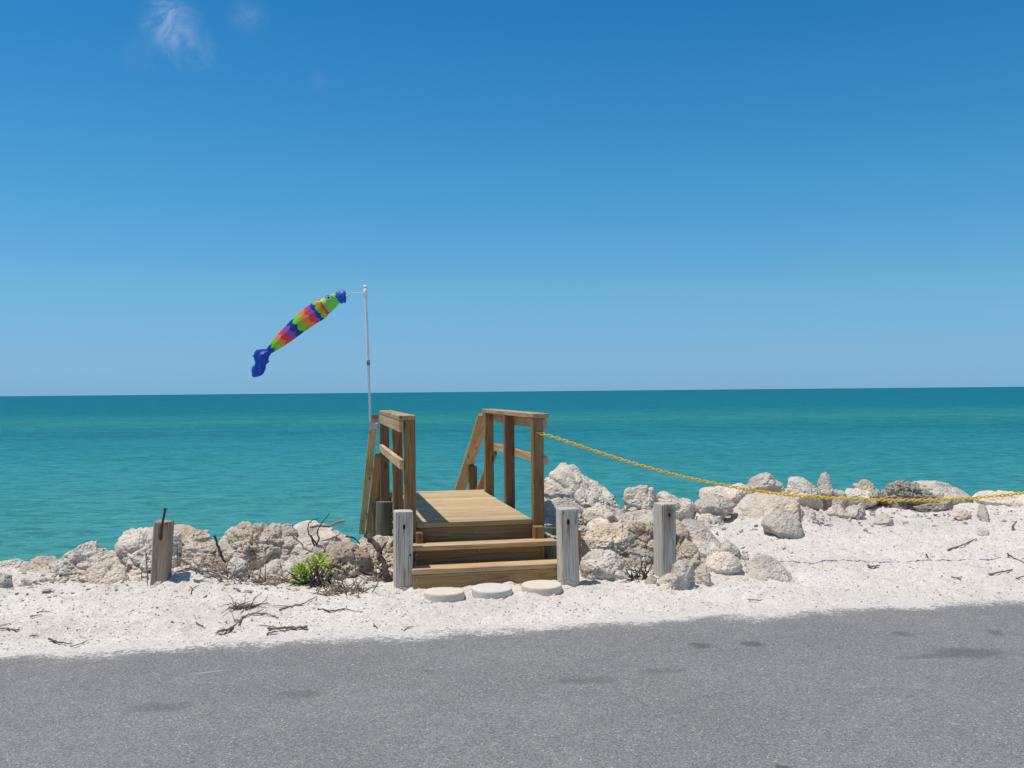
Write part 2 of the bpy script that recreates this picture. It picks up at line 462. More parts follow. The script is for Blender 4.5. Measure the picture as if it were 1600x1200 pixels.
xs = np.concatenate([-np.geomspace(70, 5.6, 34), np.arange(-5.5, 6.9, 0.0165), np.geomspace(7, 80, 34)])
ys = np.concatenate([np.linspace(-30, 4.2, 18), np.arange(4.4, 10.6, 0.0185), np.geomspace(10.65, 40, 26)])
GX, GY = np.meshgrid(xs, ys)
gx, gy = GX.ravel(), GY.ravel()
gz = zbase(gx, gy)
e_ = edge(gx, gy)
inside = (gx > -8) & (gx < 9) & (gy > 4) & (gy < 14)
gz[inside] += znoise(gx[inside], gy[inside])
gz = np.where(e_ < -7.5, 0.0 + 0 * gz, gz)
nx, ny = len(xs), len(ys)
ii = (np.arange(ny - 1)[:, None] * nx + np.arange(nx - 1)[None]).ravel()
me = mesh_np('sand', np.stack([gx, gy, gz], 1), np.stack([ii, ii + 1, ii + nx + 1, ii + nx], 1))
sand = link('sand', me, M['sand']); sand['kind'] = 'structure'

# ------------------------------------------------------------------ road
def mat_asphalt():
    t = NT('worn_asphalt'); c = t.coord()
    cell = t.sep(t.voro(c, 150, out='Color')); cell2 = t.sep(t.voro(c, 240, out='Color'))
    big = t.noise(c, 0.9, 4, 0.6); mid = t.noise(c, 7, 4, 0.6)
    col = t.mix(t.ramp(big, 0.35, 0.65), (0.232, 0.224, 0.220), (0.280, 0.270, 0.265))
    col = t.mix(t.ramp(mid, 0.45, 0.7, 0, 0.35), col, (0.185, 0.180, 0.182))
    col = t.mix(t.ramp(cell[0], 0.0, 1.0, 0, 0.8), t.mix(0.55, col, (0.06, 0.06, 0.06)), t.mix(0.24, col, (0.48, 0.47, 0.46)))
    col = t.mix(t.math('MULTIPLY', t.math('GREATER_THAN', cell2[1], 0.86), 0.6), col, (0.06, 0.058, 0.06))
    col = t.mix(t.math('MULTIPLY', t.math('GREATER_THAN', cell[1], 0.978), 0.45), col, (0.58, 0.56, 0.53))
    # drips and stains on the tarmac, each its own long oval along the road
    for (px, py, hw, hh, k) in ((1095, 1008, 19, 4.5, .75), (1177, 1007, 20, 5.0, .75), (1410, 990, 18, 4, .6), (1553, 988, 12, 5, .6),
                                (1515, 1020, 62, 9, .60), (1445, 1026, 48, 3, .45), (915, 1063, 55, 7, .45), (1035, 1048, 40, 5, .45),
                                (245, 1105, 58, 8, .40), (470, 1085, 45, 6, .40), (670, 1050, 11, 4, .35), (1221, 1200, 12, 5, .9)):
        p0 = onz(px, py, 0); p1 = onz(px + hw, py - hw * 0.03, 0); p2 = onz(px, py - hh, 0); 
        a = (p1 - p0)[:2]; la = np.linalg.norm(a); lb = np.linalg.norm((p2 - p0)[:2]); ang = math.atan2(a[1], a[0])
        wob = t.vmath('SCALE', t.n.new('ShaderNodeTexNoise').outputs['Color'], (0, 0, 0))
        nz = t.n[-2]; nz.inputs['Scale'].default_value = 14; t.con(c, nz.inputs['Vector']); t.n[-1].inputs['Scale'].default_value = 0.10
        q = t.vmath('SUBTRACT', t.vmath('ADD', c, wob), (p0[0] + .05, p0[1] + .05, 0))
        rot = t.new('ShaderNodeVectorRotate', rotation_type='Z_AXIS'); t.con(q, rot.inputs['Vector']); rot.inputs['Angle'].default_value = -ang
        q = t.vmath('MULTIPLY', rot.outputs[0], (1 / la, 1 / lb, 0.0))
        d = t.vmath('LENGTH', q, (0, 0, 0))
        m_ = t.ramp(d, 1.2, 0.45, 0, k * 0.78, True)
        col = t.mix(m_, col, (0.055, 0.053, 0.052))
    # pale scuff
    p0 = onz(326, 1050, 0)
    q = t.vmath('SUBTRACT', c, (p0[0], p0[1], 0))
    rot = t.new('ShaderNodeVectorRotate', rotation_type='Z_AXIS'); t.con(q, rot.inputs['Vector']); rot.inputs['Angle'].default_value = -0.42
    d = t.vmath('LENGTH', t.vmath('MULTIPLY', rot.outputs[0], (1 / 0.13, 1 / 0.014, 0)), (0, 0, 0))
    col = t.mix(t.ramp(d, 1.0, 0.3, 0, 0.5), col, (0.46, 0.46, 0.48))
    # blown sand along the verge
    s = t.sep(c)
    e = t.math('SUBTRACT', s[1], t.math('ADD', t.math('MULTIPLY', s[0], EDGE1), EDGE0))
    e = t.math('ADD', e, t.math('MULTIPLY', t.math('SUBTRACT', t.noise(c, 2.2, 4, 0.6), 0.5), 0.5))
    e = t.math('ADD', e, t.math('MULTIPLY', t.math('SUBTRACT', t.noise(c, 14, 3, 0.65), 0.5), 0.20))
    dust = t.ramp(e, -0.20, 0.06, 0, 1)
    gr = t.noise(c, 110, 2, 0.75); gr2 = t.voro(c, 70, out='Color'); g2 = t.sep(gr2)
    sp = t.math('MULTIPLY', dust, t.math('MULTIPLY', dust, 0.55))
    sp = t.math('ADD', sp, t.math('MULTIPLY', t.math('GREATER_THAN', t.math('ADD', t.math('MULTIPLY', gr, 0.6), t.math('MULTIPLY', g2[0], 0.4)), t.ramp(dust, 0, 1, 0.80, 0.38)), 0.65))
    sp = t.math('MINIMUM', sp, 1.0)
    col = t.mix(sp, col, (0.62, 0.565, 0.505))
    h = t.math('ADD', t.math('MULTIPLY', t.voro(c, 150), 0.7), t.math('MULTIPLY', t.noise(c, 200, 2), 0.4))
    return t.fin(col, 0.85, t.bump(h, 0.006, 0.7))
rx = np.linspace(-90, 90, 61); re = np.array([-7.4, -6, -4, -2, -1, 0.0, 0.35])
V = []; Q = []
for e in re:
    for x in rx: V.append((x, EDGE0 + EDGE1 * x + e, -0.02 if e > 0.3 else 0.0))
n = len(rx)
for j in range(len(re) - 1):
    for i in range(n - 1): Q.append((j * n + i, j * n + i + 1, (j + 1) * n + i + 1, (j + 1) * n + i))
road = link('road', mesh_np('road', V, Q, False), mat_asphalt()); road['kind'] = 'structure'

# ------------------------------------------------------------------ sea
SEA = -1.30
def mat_sea():
    t = NT('turquoise_sea'); c = t.coord(); s = t.sep(c)
    # colour of the water over sand bars and deeper troughs: bands along the shore
    dist = s[1]
    lg = t.math('LOGARITHM', t.math('MAXIMUM', dist, 5.0), 10.0)
    wv = t.math('MULTIPLY', t.math('SUBTRACT', t.noise(t.mapping(c, (0.010, 0.022, 1)), 1.0, 3, 0.6), 0.5), 0.10)
    lg = t.math('ADD', lg, wv)
    cr = t.new('ShaderNodeValToRGB'); t.set(cr.inputs[0], t.ramp(lg, 1.0, 4.0))
    e = cr.color_ramp.elements
    e[0].position = 0.0; e[0].color = (0.078, 0.318, 0.285, 1)
    e[1].position = 1.0; e[1].color = (0.003, 0.125, 0.165, 1)
    for pos, col in ((0.09, (0.068, 0.318, 0.318)), (0.17, (0.042, 0.278, 0.298)), (0.235, (0.024, 0.236, 0.280)), (0.27, (0.014, 0.188, 0.234)), (0.295, (0.019, 0.205, 0.224)),
                     (0.32, (0.029, 0.232, 0.224)), (0.35, (0.018, 0.205, 0.220)), (0.39, (0.005, 0.158, 0.210)), (0.60, (0.003, 0.132, 0.195))):
        q = e.new(pos); q.color = col + (1,)
    col = cr.outputs[0]
    pat = t.noise(t.mapping(c, (0.05, 0.16, 1)), 1.0, 4, 0.6)
    col = t.mix(t.ramp(pat, 0.40, 0.66, 0, 0.35), col, t.mix(0.45, col, (0.004, 0.11, 0.165)))
    st = t.noise(t.mapping(c, (1.5, 3.0, 1), rot=(0, 0, 0.1)), 1.0, 6, 0.74)  # ripple streaks: dark and light wave sides painted into the colour
    col = t.mix(t.ramp(st, 0.49, 0.62, 0, 0.9), col, t.mix(0.55, col, (0.004, 0.10, 0.13)))
    st2 = t.noise(t.mapping(c, (4.0, 7.0, 1), rot=(0, 0, -0.08)), 1.0, 4, 0.7)
    col = t.mix(t.math('MULTIPLY', t.ramp(st2, 0.50, 0.62, 0, 0.8), t.ramp(dist, 70, 25)), col, t.mix(0.5, col, (0.01, 0.13, 0.16)))
    col = t.mix(t.ramp(st, 0.47, 0.36, 0, 0.55), col, t.mix(0.45, col, (0.14, 0.42, 0.44)))
    st3 = t.noise(t.mapping(c, (0.22, 0.42, 1), rot=(0, 0, 0.05)), 1.0, 6, 0.78)
    k3 = t.ramp(dist, 28, 75)
    col = t.mix(t.math('MULTIPLY', t.ramp(st3, 0.50, 0.64, 0, 0.75), k3), col, t.mix(0.5, col, (0.003, 0.085, 0.13)))
    col = t.mix(t.math('MULTIPLY', t.ramp(st3, 0.48, 0.36, 0, 0.5), k3), col, t.mix(0.4, col, (0.07, 0.30, 0.36)))
    # rare flecks of foam, then sun glints painted as white specks
    fo = t.noise(t.mapping(c, (0.9, 2.2, 1)), 1.0, 5, 0.7)
    gate = t.noise(t.mapping(c, (0.06, 0.04, 1)), 1.0, 3, 0.6)
    fm = t.math('MULTIPLY', t.ramp(fo, 0.715, 0.76), t.ramp(gate, 0.50, 0.60))
    col = t.mix(fm, col, (0.72, 0.80, 0.80))
    f2 = t.noise(t.mapping(c, (3.0, 5.5, 1)), 1.0, 3, 0.7)  # sparse sun glints painted white on the nearer water
    g2 = t.noise(t.mapping(c, (0.22, 0.25, 1)), 1.0, 3, 0.6)
    glint = t.math('MULTIPLY', t.math('MULTIPLY', t.ramp(f2, 0.735, 0.77), t.ramp(g2, 0.52, 0.62)), t.ramp(dist, 120, 60))
    col = t.mix(glint, col, (0.80, 0.88, 0.86))
    h1 = t.noise(t.mapping(c, (0.9, 2.4, 1), rot=(0, 0, 0.12)), 1.0, 6, 0.66)
    h2 = t.noise(t.mapping(c, (0.10, 0.28, 1), rot=(0, 0, -0.1)), 1.0, 4, 0.6)
    h = t.math('ADD', t.math('MULTIPLY', h1, 0.30), t.math('MULTIPLY', h2, 1.1))
    # choppy water never mirrors the low sky fully: the reflection is held to what tilted wavelets return
    nrm = t.bump(h, 1.0, 1.0)
    fr = t.new('ShaderNodeFresnel'); fr.inputs['IOR'].default_value = 1.33; t.con(nrm, fr.inputs['Normal'])
    df = t.new('ShaderNodeBsdfDiffuse'); t.set(df.inputs['Color'], col); t.con(nrm, df.inputs['Normal'])
    gl = t.new('ShaderNodeBsdfGlossy'); gl.inputs['Roughness'].default_value = 0.12; t.con(nrm, gl.inputs['Normal'])
    ms = t.new('ShaderNodeMixShader'); t.set(ms.inputs[0], t.ramp(fr.outputs[0], 0.02, 0.85, 0.01, 0.11))
    t.con(df.outputs[0], ms.inputs[1]); t.con(gl.outputs[0], ms.inputs[2]); t.con(ms.outputs[0], t.out.inputs['Surface'])
    return t.m
yr = np.geomspace(8.0, 30000, 760)
tr = np.linspace(-1.15, 1.15, 420)
WX = (tr[None] * (yr[:, None] * 1.0 + 8)); WY = np.repeat(yr[:, None], len(tr), 1)
wx, wy = WX.ravel(), WY.ravel()
P = np.stack([wx * 0.55, wy * 1.5, 0 * wx], 1)
near = sstep(60, 22, wy)
wz = SEA + near * (0.035 * perlin(P * np.array([.5, .5, 1])) + 0.022 * perlin(P * 1.3 + 7) + 0.01 * perlin(P * 2.7 + 3))
nx, ny = len(tr), len(yr)
ii = (np.arange(ny - 1)[:, None] * nx + np.arange(nx - 1)[None]).ravel()
sea = link('water', mesh_np('water', np.stack([wx, wy, wz], 1), np.stack([ii, ii + 1, ii + nx + 1, ii + nx], 1)), mat_sea())
sea['kind'] = 'structure'

# ------------------------------------------------------------------ shore rocks
def ico(sub):
    bm = bmesh.new(); bmesh.ops.create_icosphere(bm, subdivisions=sub, radius=1)
    v = np.array([x.co[:] for x in bm.verts]); f = np.array([[x.index for x in q.verts] for q in bm.faces]); bm.free()
    return v, f
ICO = {k: ico(k) for k in (3, 5, 6, 7)}
def outline_r(poly, cx, cy, n=360):
    P = np.array(poly, float) - (cx, cy); Q = np.roll(P, -1, 0)
    th = np.linspace(-math.pi, math.pi, n, endpoint=False)
    R = np.zeros(n)
    for i, a in enumerate(th):
        d = np.array([math.cos(a), -math.sin(a)])
        e = Q - P; den = d[0] * e[:, 1] - d[1] * e[:, 0]
        den = np.where(abs(den) < 1e-9, 1e-9, den)
        t = (P[:, 0] * e[:, 1] - P[:, 1] * e[:, 0]) / den
        u = (P[:, 0] * d[1] - P[:, 1] * d[0]) / den
        ok = (u >= -1e-6) & (u <= 1 + 1e-6) & (t > 0)
        R[i] = t[ok].max() if ok.any() else 0
    bad = R == 0
    if bad.any(): R[bad] = np.interp(th[bad], th[~bad], R[~bad], period=2 * math.pi)
    k = np.array([.06, .12, .2, .24, .2, .12, .06]); R2 = sum(np.roll(R, s - 3) * w for s, w in enumerate(k))
    return th, R2
ROCK_N = [0]
def rock(label, poly, Y, mat, depth=0.85, lean=0.25, rough=1.0, facets=9, name='boulder', sink=1.3):
    """poly: the rock's outline as the photograph shows it; Y: metres from the camera; depth: thickness / width"""
    ROCK_N[0] += 1
    rg = np.random.default_rng(100 + ROCK_N[0])
    xs_ = [p[0] for p in poly]; ys_ = [p[1] for p in poly]
    cx, cy = (min(xs_) + max(xs_)) / 2, 0.45 * min(ys_) + 0.55 * max(ys_)
    poly = [(x, cy + (y - cy) * sink if y > cy else y) for x, y in poly]
    th, R = outline_r(poly, cx, cy); R = R * 1.05
    m = Y / F                                     # metres per pixel at that distance
    w = (max(xs_) - min(xs_)) * m; h = (max(ys_) - min(ys_)) * m
    size = 0.5 * (w + h); T = 0.5 * depth * (0.7 * w + 0.3 * h)
    sub = 7 if w > 0.36 else (6 if w > 0.13 else 5)
    d, f = ICO[sub]
    rot = rg.normal(size=(3, 3)); rot, _ = np.linalg.qr(rot); d = d @ rot
    # a broken block: many flat faces with softened edges
    nf = facets + 4
    N = rg.normal(size=(nf, 3)); N /= np.linalg.norm(N, axis=1)[:, None]
    N = np.concatenate([N, [[0, -0.75, 0.66], [0, 0.6, 0.8], [0.8, -0.5, 0.3], [-0.8, -0.5, 0.3], [0, -0.9, -0.4], [0, 0, -1.0], [0, 1, 0]]])
    N[nf:nf + 5] += rg.normal(size=(5, 3)) * 0.25; N /= np.linalg.norm(N, axis=1)[:, None]
    hgt = rg.uniform(0.72, 1.05, len(N))
    pw_ = 26.0 if rough > 0.55 else 12.0
    q = np.clip(d @ N.T, 0, None) / hgt
    rp = 1.0 / ((q ** pw_).sum(1) + 0.72 ** pw_) ** (1 / pw_)
    P = d * np.minimum(rp, 1.35)[:, None]
    o = rg.random(3) * 50
    P = P * (1 + 0.15 * fbm(P * 1.6 + o, 2) + 0.04 * perlin(P * 5 + o))[:, None]
    # fit the block to its outline
    ang = np.arctan2(P[:, 2], P[:, 0]); rr = np.hypot(P[:, 0], P[:, 2])
    nb = 60; bi = ((ang + math.pi) / (2 * math.pi) * nb).astype(int) % nb
    mxr = np.zeros(nb); np.maximum.at(mxr, bi, rr)
    k3 = np.array([.25, .5, .25]); mxr = np.convolve(np.concatenate([mxr[-1:], mxr, mxr[:1]]), k3, 'valid')
    cen = -math.pi + (np.arange(nb) + .5) * 2 * math.pi / nb
    sc = np.interp(ang, th, R, period=2 * math.pi) * m / np.interp(ang, cen, mxr, period=2 * math.pi)
    P = np.stack([P[:, 0] * sc, P[:, 1] * T / np.quantile(abs(P[:, 1]), 0.97), P[:, 2] * sc], 1)
    P[:, 1] += (lean + 0.22) * P[:, 2]
    nr = P / (np.linalg.norm(P, axis=1)[:, None] + 1e-6)
    S = size
    n2 = fbm(P * 9 + o, 4, 0.6); n3 = perlin(P * 42 + o)
    rid = 1 - abs(perlin(P * 6 + o + 9)) * 2.4
    lay = perlin(np.stack([P[:, 0] * 3, P[:, 1] * 3, P[:, 2] * 16 + 2.5 * P[:, 0]], 1) + o)
    pit = sstep(0.42, 0.08, worley(P * 14 + o + 0.25 * n2[:, None])); pit2 = sstep(0.45, 0.1, worley(P * 36 + o))
    gate = sstep(-0.2, 0.3, perlin(P * 4 + o + 33))
    amp = min(1.1, S / 0.35)
    disp = rough * (0.0085 * n2 + 0.0035 * n3 + 0.012 * np.round(lay * 2.2 + 0.25 * n3) / 2.2 - 0.022 * np.clip(rid, 0, 1) ** 4 - 0.024 * pit * gate - 0.011 * pit2) * amp
    P = P + nr * disp[:, None]
    me = mesh_np(name, P, f)
    o = link(name, me, M['rock_' + mat])
    o.location = atY(cx, cy, Y)
    tag(o, label, 'rock', 'shore rocks heaped along the beach edge')
    return o
R_ = rock
# --- right of the steps, back to front
R_('large pale tan mound of rock beside the right railing, highest of the shore rocks', [(838,765),(850,752),(860,742),(872,733),(887,729),(900,733),(912,741),(925,752),(940,756),(952,770),(965,785),(978,802),(975,840),(900,850),(838,845)], 8.95, 'pale', 0.9, 0.5, 1.3)
R_('rough pitted grey rock behind the grey post by the steps, under the railing shadow', [(835,802),(850,789),(875,783),(900,788),(912,803),(918,830),(912,862),(870,868),(838,860)], 8.35, 'grey', 0.8, 0.5, 1.6)
R_('small pale wedge of rock at the foot of the large tan mound', [(911,802),(925,791),(940,789),(955,800),(967,812),(955,824),(930,824),(913,815)], 8.2, 'pale')
R_('low pale block lying below the small wedge of rock', [(916,822),(930,812),(948,811),(962,822),(972,838),(945,850),(915,845)], 8.0, 'pale')
R_('round knobbly rock standing against the water, right of the large mound', [(973,778),(978,765),(988,760),(1000,759),(1012,760),(1024,764),(1031,780),(1030,808),(1000,818),(975,808)], 9.0, 'pale', 0.9, 0.1, 1.3)
R_('pale square shouldered block with a shaded right end behind the second grey post', [(1026,780),(1032,772),(1042,769),(1052,774),(1062,780),(1080,782),(1089,790),(1089,822),(1060,832),(1030,822)], 9.0, 'pale', 0.7, 0.1, 0.8)
R_('flat pale slab with a rounded top between the large mound and second grey post', [(935,822),(958,807),(985,801),(1010,800),(1030,805),(1035,820),(1012,832),(980,840),(945,840)], 8.35, 'pale', 0.9, 0.6, 0.6)
R_('brown pitted overhanging rock left of the second grey post', [(970,830),(985,818),(1005,812),(1025,812),(1050,815),(1062,830),(1060,862),(1030,874),(1005,872),(985,855)], 7.8, 'brown', 0.7, -0.25, 1.3)
R_('brown rock showing just right of the second grey post', [(1048,820),(1064,815),(1076,828),(1083,850),(1076,872),(1055,870)], 7.75, 'brown')
R_('dark grey leaning wedge of rock right of the second grey post', [(1060,822),(1072,814),(1088,814),(1100,818),(1112,832),(1130,850),(1122,862),(1085,862),(1063,850)], 8.0, 'grey', 0.8, 0.5, 0.5)
R_('pale smooth chunk below the dark grey wedge', [(1080,860),(1088,848),(1103,846),(1118,850),(1130,862),(1120,876),(1095,880)], 7.75, 'pale', 0.8, 0.4, 0.5)
R_('tan fractured rock in the shadow right of the second grey post', [(1058,872),(1064,856),(1075,845),(1086,850),(1098,862),(1106,880),(1096,896),(1072,892)], 7.4, 'tan', 0.8, 0.2, 1.2)
R_('rounded tan rock resting on the smooth bellied boulder', [(904,858),(912,838),(930,823),(950,817),(975,820),(990,833),(996,850),(988,872),(960,886),(925,886),(906,875)], 7.7, 'tan', 0.8, 0.3, 1.1)
R_('smooth bellied cream boulder beside the grey post right of the steps', [(906,885),(909,872),(920,864),(940,861),(960,864),(975,878),(981,900),(974,913),(948,918),(922,911),(909,900)], 7.3, 'pale', 0.85, 0.1, 0.6, sink=1.08)
R_('dark crusty rubble rock between the cream boulder and the second grey post', [(970,885),(984,862),(1005,858),(1024,868),(1031,888),(1024,916),(995,922),(974,910)], 7.5, 'dark', 0.8, 0.2, 1.8)
R_('grey sliver of rock at the foot of the second grey post', [(997,924),(1008,910),(1017,899),(1025,904),(1031,922),(1012,930)], 7.0, 'grey')
R_('flat tan flake in front of the two lobed grey rock', [(1018,930),(1036,916),(1052,918),(1064,936),(1050,945),(1028,940)], 6.72, 'tan', 0.8, 0.5, 0.8)
R_('grey two lobed rock nearest the road', [(1026,914),(1040,902),(1051,896),(1053,884),(1062,878),(1074,877),(1084,884),(1087,897),(1086,915),(1089,932),(1072,939),(1052,928),(1034,922)], 6.85, 'grey', 0.8, 0.1, 0.8, sink=1.08)
R_('upright tan rock with a shaded side leaning on the two lobed grey rock', [(1084,905),(1091,890),(1103,882),(1109,893),(1113,912),(1109,930),(1096,940),(1084,928)], 6.98, 'tan', 0.9, 0.1, 0.9)
R_('grey topped rock lying on the broad bellied boulder', [(1112,872),(1128,856),(1142,849),(1154,856),(1166,875),(1166,895),(1145,900),(1120,892)], 7.65, 'grey', 0.7, 0.2, 0.8, sink=1.08)
R_('broad bellied boulder with a lit top and shaded front at the edge of the sand', [(1100,888),(1108,873),(1124,866),(1142,866),(1154,874),(1160,884),(1157,900),(1142,907),(1120,902),(1104,896)], 7.3, 'pale', 0.85, 0.1, 0.5)
R_('half buried grey rock alone in the white sand', [(1166,902),(1176,884),(1190,874),(1203,871),(1218,878),(1230,888),(1242,908),(1228,922),(1190,920)], 7.2, 'grey', 0.8, 0.7, 0.5)
R_('smooth egg shaped grey boulder with a shaded underside below the flat topped rock', [(1088,790),(1098,780),(1118,776),(1138,779),(1148,789),(1143,801),(1127,807),(1102,807),(1090,800)], 9.05, 'grey', 0.9, 0.0, 0.4, sink=1.08)
R_('flat topped pale rock carrying the chain, with a dark right end', [(1093,778),(1099,766),(1114,761),(1140,761),(1158,756),(1172,762),(1180,770),(1170,786),(1150,796),(1120,797),(1098,792)], 9.4, 'pale', 0.8, 0.0, 0.6)
R_('crumbly pale rock under the egg shaped boulder', [(1086,825),(1092,808),(1112,802),(1132,806),(1138,828),(1115,838),(1092,835)], 8.85, 'pale', 0.9, 0.5, 1.2)
R_('broad sand covered pale rock under the chain', [(1136,838),(1146,812),(1158,792),(1178,776),(1205,772),(1235,775),(1250,790),(1252,815),(1248,848),(1200,852)], 9.0, 'pale', 0.8, 0.7, 0.5)
R_('tan rock with a brown notch behind the grey brown boulder', [(1204,802),(1212,789),(1232,781),(1250,784),(1258,800),(1264,835),(1245,842),(1220,828)], 8.8, 'tan', 0.7, 0.1, 0.9)
R_('grey brown faceted boulder casting a shadow on the sand at its right', [(1190,820),(1203,804),(1222,796),(1240,804),(1251,818),(1250,836),(1236,841),(1215,839),(1200,830)], 8.5, 'grey', 0.85, 0.1, 0.5, 9)
R_('grey peaked rock on the skyline, leftmost of those above the chain', [(1164,760),(1178,748),(1188,741),(1200,739),(1209,744),(1214,750),(1222,756),(1224,775),(1195,780),(1170,776)], 9.85, 'grey', 0.8, 0.1, 0.7)
R_('little pale rock between the grey peaked rock and the humped grey rock', [(1212,778),(1218,767),(1228,763),(1240,766),(1247,780),(1230,788)], 9.8, 'pale')
R_('humped grey rock left of the pointed spire rock', [(1232,765),(1238,750),(1248,745),(1258,748),(1270,756),(1283,769),(1282,788),(1255,792),(1236,784)], 9.75, 'grey', 0.8, 0.1, 0.7)
R_('narrow pointed spire of grey rock against the water', [(1274,776),(1281,755),(1287,741),(1292,738),(1297,743),(1300,765),(1304,784),(1285,790)], 9.9, 'grey', 1.0, 0.0, 0.5, 3)
R_('low white rock just right of the pointed spire', [(1286,778),(1298,766),(1316,766),(1326,778),(1322,792),(1300,794)], 9.85, 'pale')
R_('low white rock left of the tilted tan rock', [(1315,782),(1326,767),(1343,763),(1362,770),(1372,784),(1345,796),(1325,794)], 9.9, 'pale')
R_('small tilted tan rock on the skyline left of the dark pitted rock', [(1338,760),(1345,750),(1355,749),(1364,756),(1374,770),(1382,781),(1365,785),(1347,774)], 10.05, 'tan', 0.9, 0.0, 0.7)
R_('dark grey deeply pitted rock on the skyline', [(1373,778),(1384,761),(1398,749),(1414,749),(1438,757),(1463,773),(1476,790),(1450,800),(1410,800),(1380,794)], 9.95, 'dark', 0.8, 0.2, 1.9)
R_('long low cream rock right of the dark pitted rock', [(1425,766),(1440,754),(1460,751),(1488,757),(1511,768),(1524,780),(1510,792),(1470,794),(1435,782)], 10.25, 'pale', 0.7, 0.3, 0.6)
R_('dark rock set in as the shaded underside of the long cream rock', [(1430,792),(1455,782),(1488,781),(1490,795),(1466,805),(1443,802)], 9.7, 'dark', 0.7, -0.2, 1.2)  # dark colour stands in for the shade under the cream rock
R_('flat cream rock under the end of the chain at the right edge', [(1520,780),(1533,770),(1560,767),(1582,769),(1610,772),(1645,780),(1645,800),(1590,798),(1540,793)], 10.1, 'pale', 0.7, 0.2, 0.7)
R_('small tan stone sitting in the sand below the cream skyline rock', [(1486,804),(1495,796),(1508,795),(1518,804),(1514,815),(1497,814)], 9.1, 'tan')
R_('narrow grey stone standing on end in the sand near the right edge', [(1528,805),(1534,789),(1542,789),(1548,803),(1547,822),(1534,824)], 9.0, 'grey')
R_('small grey stone half sunk in sand left of the tan stone', [(1362,816),(1374,804),(1388,802),(1396,812),(1392,822),(1372,824)], 8.9, 'grey')
R_('tiny grey stone farthest right on the open sand', [(1522,834),(1532,827),(1543,828),(1547,837),(1534,840)], 8.45, 'grey')
R_('flat grey stone in the sand under the chain below the white rocks', [(1314,806),(1322,794),(1338,789),(1352,794),(1356,806),(1336,816)], 9.15, 'grey')
R_('low crumbly grey stone in the sand below the spire rock', [(1290,802),(1302,791),(1316,790),(1322,802),(1306,812)], 9.2, 'grey')
# --- left of the steps
R_('low pale rock at the left edge of the shore', [(-45,885),(-10,877),(20,876),(38,880),(46,900),(40,915),(-45,918)], 7.9, 'pale', 0.8, 0.4)
R_('low tan rock rising between the left edge rock and the sloping one', [(32,890),(46,874),(60,868),(76,870),(98,880),(104,902),(60,912),(38,906)], 7.8, 'tan', 0.8, 0.4)
R_('grey rock cut by the left edge of the view', [(-30,932),(-22,903),(-2,895),(12,901),(18,916),(8,930)], 7.05, 'grey', 0.8, 0.2, 1.2)
R_('large sloping rough rock, second skyline rise from the left', [(58,918),(74,892),(94,873),(114,859),(128,850),(142,851),(158,861),(180,865),(194,880),(186,920),(140,930),(85,928)], 7.55, 'pale', 0.8, 0.4, 1.4)
R_('rounded pinkish rock at the foot of the sloping rough rock', [(130,908),(138,890),(153,879),(174,875),(192,884),(203,905),(196,924),(160,927),(136,922)], 7.25, 'tan', 0.8, 0.3, 0.9)
R_('square topped rough rock behind the post with a bolt', [(181,852),(183,837),(196,832),(213,827),(230,830),(255,826),(272,840),(278,880),(262,920),(215,924),(195,900),(183,872)], 7.6, 'pale', 0.8, 0.3, 1.4)
R_('long pale tan rock right of the post with a bolt', [(243,852),(258,829),(284,826),(310,833),(326,842),(346,857),(356,880),(320,896),(270,896)], 7.85, 'tan', 0.8, 0.4, 0.8)
R_('big pitted tan boulder left of the green plant, white on its crown', [(338,852),(349,835),(361,823),(378,817),(397,818),(410,826),(425,823),(441,826),(453,838),(462,855),(457,875),(430,892),(390,900),(355,890),(341,872)], 7.75, 'tan', 0.9, 0.2, 1.6)
R_('wide pale rock behind the twigs and the green plant', [(428,852),(439,835),(459,823),(478,819),(500,823),(526,833),(546,846),(553,872),(500,890),(445,884)], 8.0, 'pale', 0.8, 0.4, 0.6)
R_('grey brown crusty rock right of the green plant', [(486,905),(491,876),(508,858),(530,849),(556,852),(576,865),(584,890),(574,918),(530,926),(500,922)], 7.4, 'brown', 0.85, 0.1, 1.6)
R_('crumbling shelly rock between the dead stump and the left grey post', [(545,862),(560,846),(588,839),(612,846),(622,872),(616,920),(582,926),(560,892)], 7.75, 'tan', 0.8, 0.4, 1.8)
R_('small grey rock tangled in dry brush left of the pitted tan boulder', [(344,898),(351,880),(365,871),(384,880),(396,900),(378,914),(354,912)], 7.2, 'grey', 0.8, 0.2, 1.2)
R_('small grey rubble rock below the pitted tan boulder', [(398,905),(409,884),(430,876),(455,881),(471,897),(461,916),(425,917)], 7.35, 'grey', 0.8, 0.4, 1.3)
R_('small grey rock directly left of the green plant', [(438,885),(453,869),(478,872),(491,890),(472,904),(446,900)], 7.5, 'grey', 0.8, 0.3, 1.0)
# ------------------------------------------------------------------ wooden beach steps
TH = math.atan(310 / F)
OW = onz(762, 915, 0)
UD = np.array([math.cos(TH), math.sin(TH), 0]); VD = np.array([-math.sin(TH), math.cos(TH), 0])
def LW(u, v, z): return OW + UD * u + VD * v + np.array([0, 0, z])
def atv(px, py, v):
    d = ray(px, py); t = (v - (CAMP - OW) @ VD) / (d @ VD); return CAMP + d * t
def loc(P): d = np.asarray(P) - OW; return Vector((d @ UD, d @ VD, d[2]))

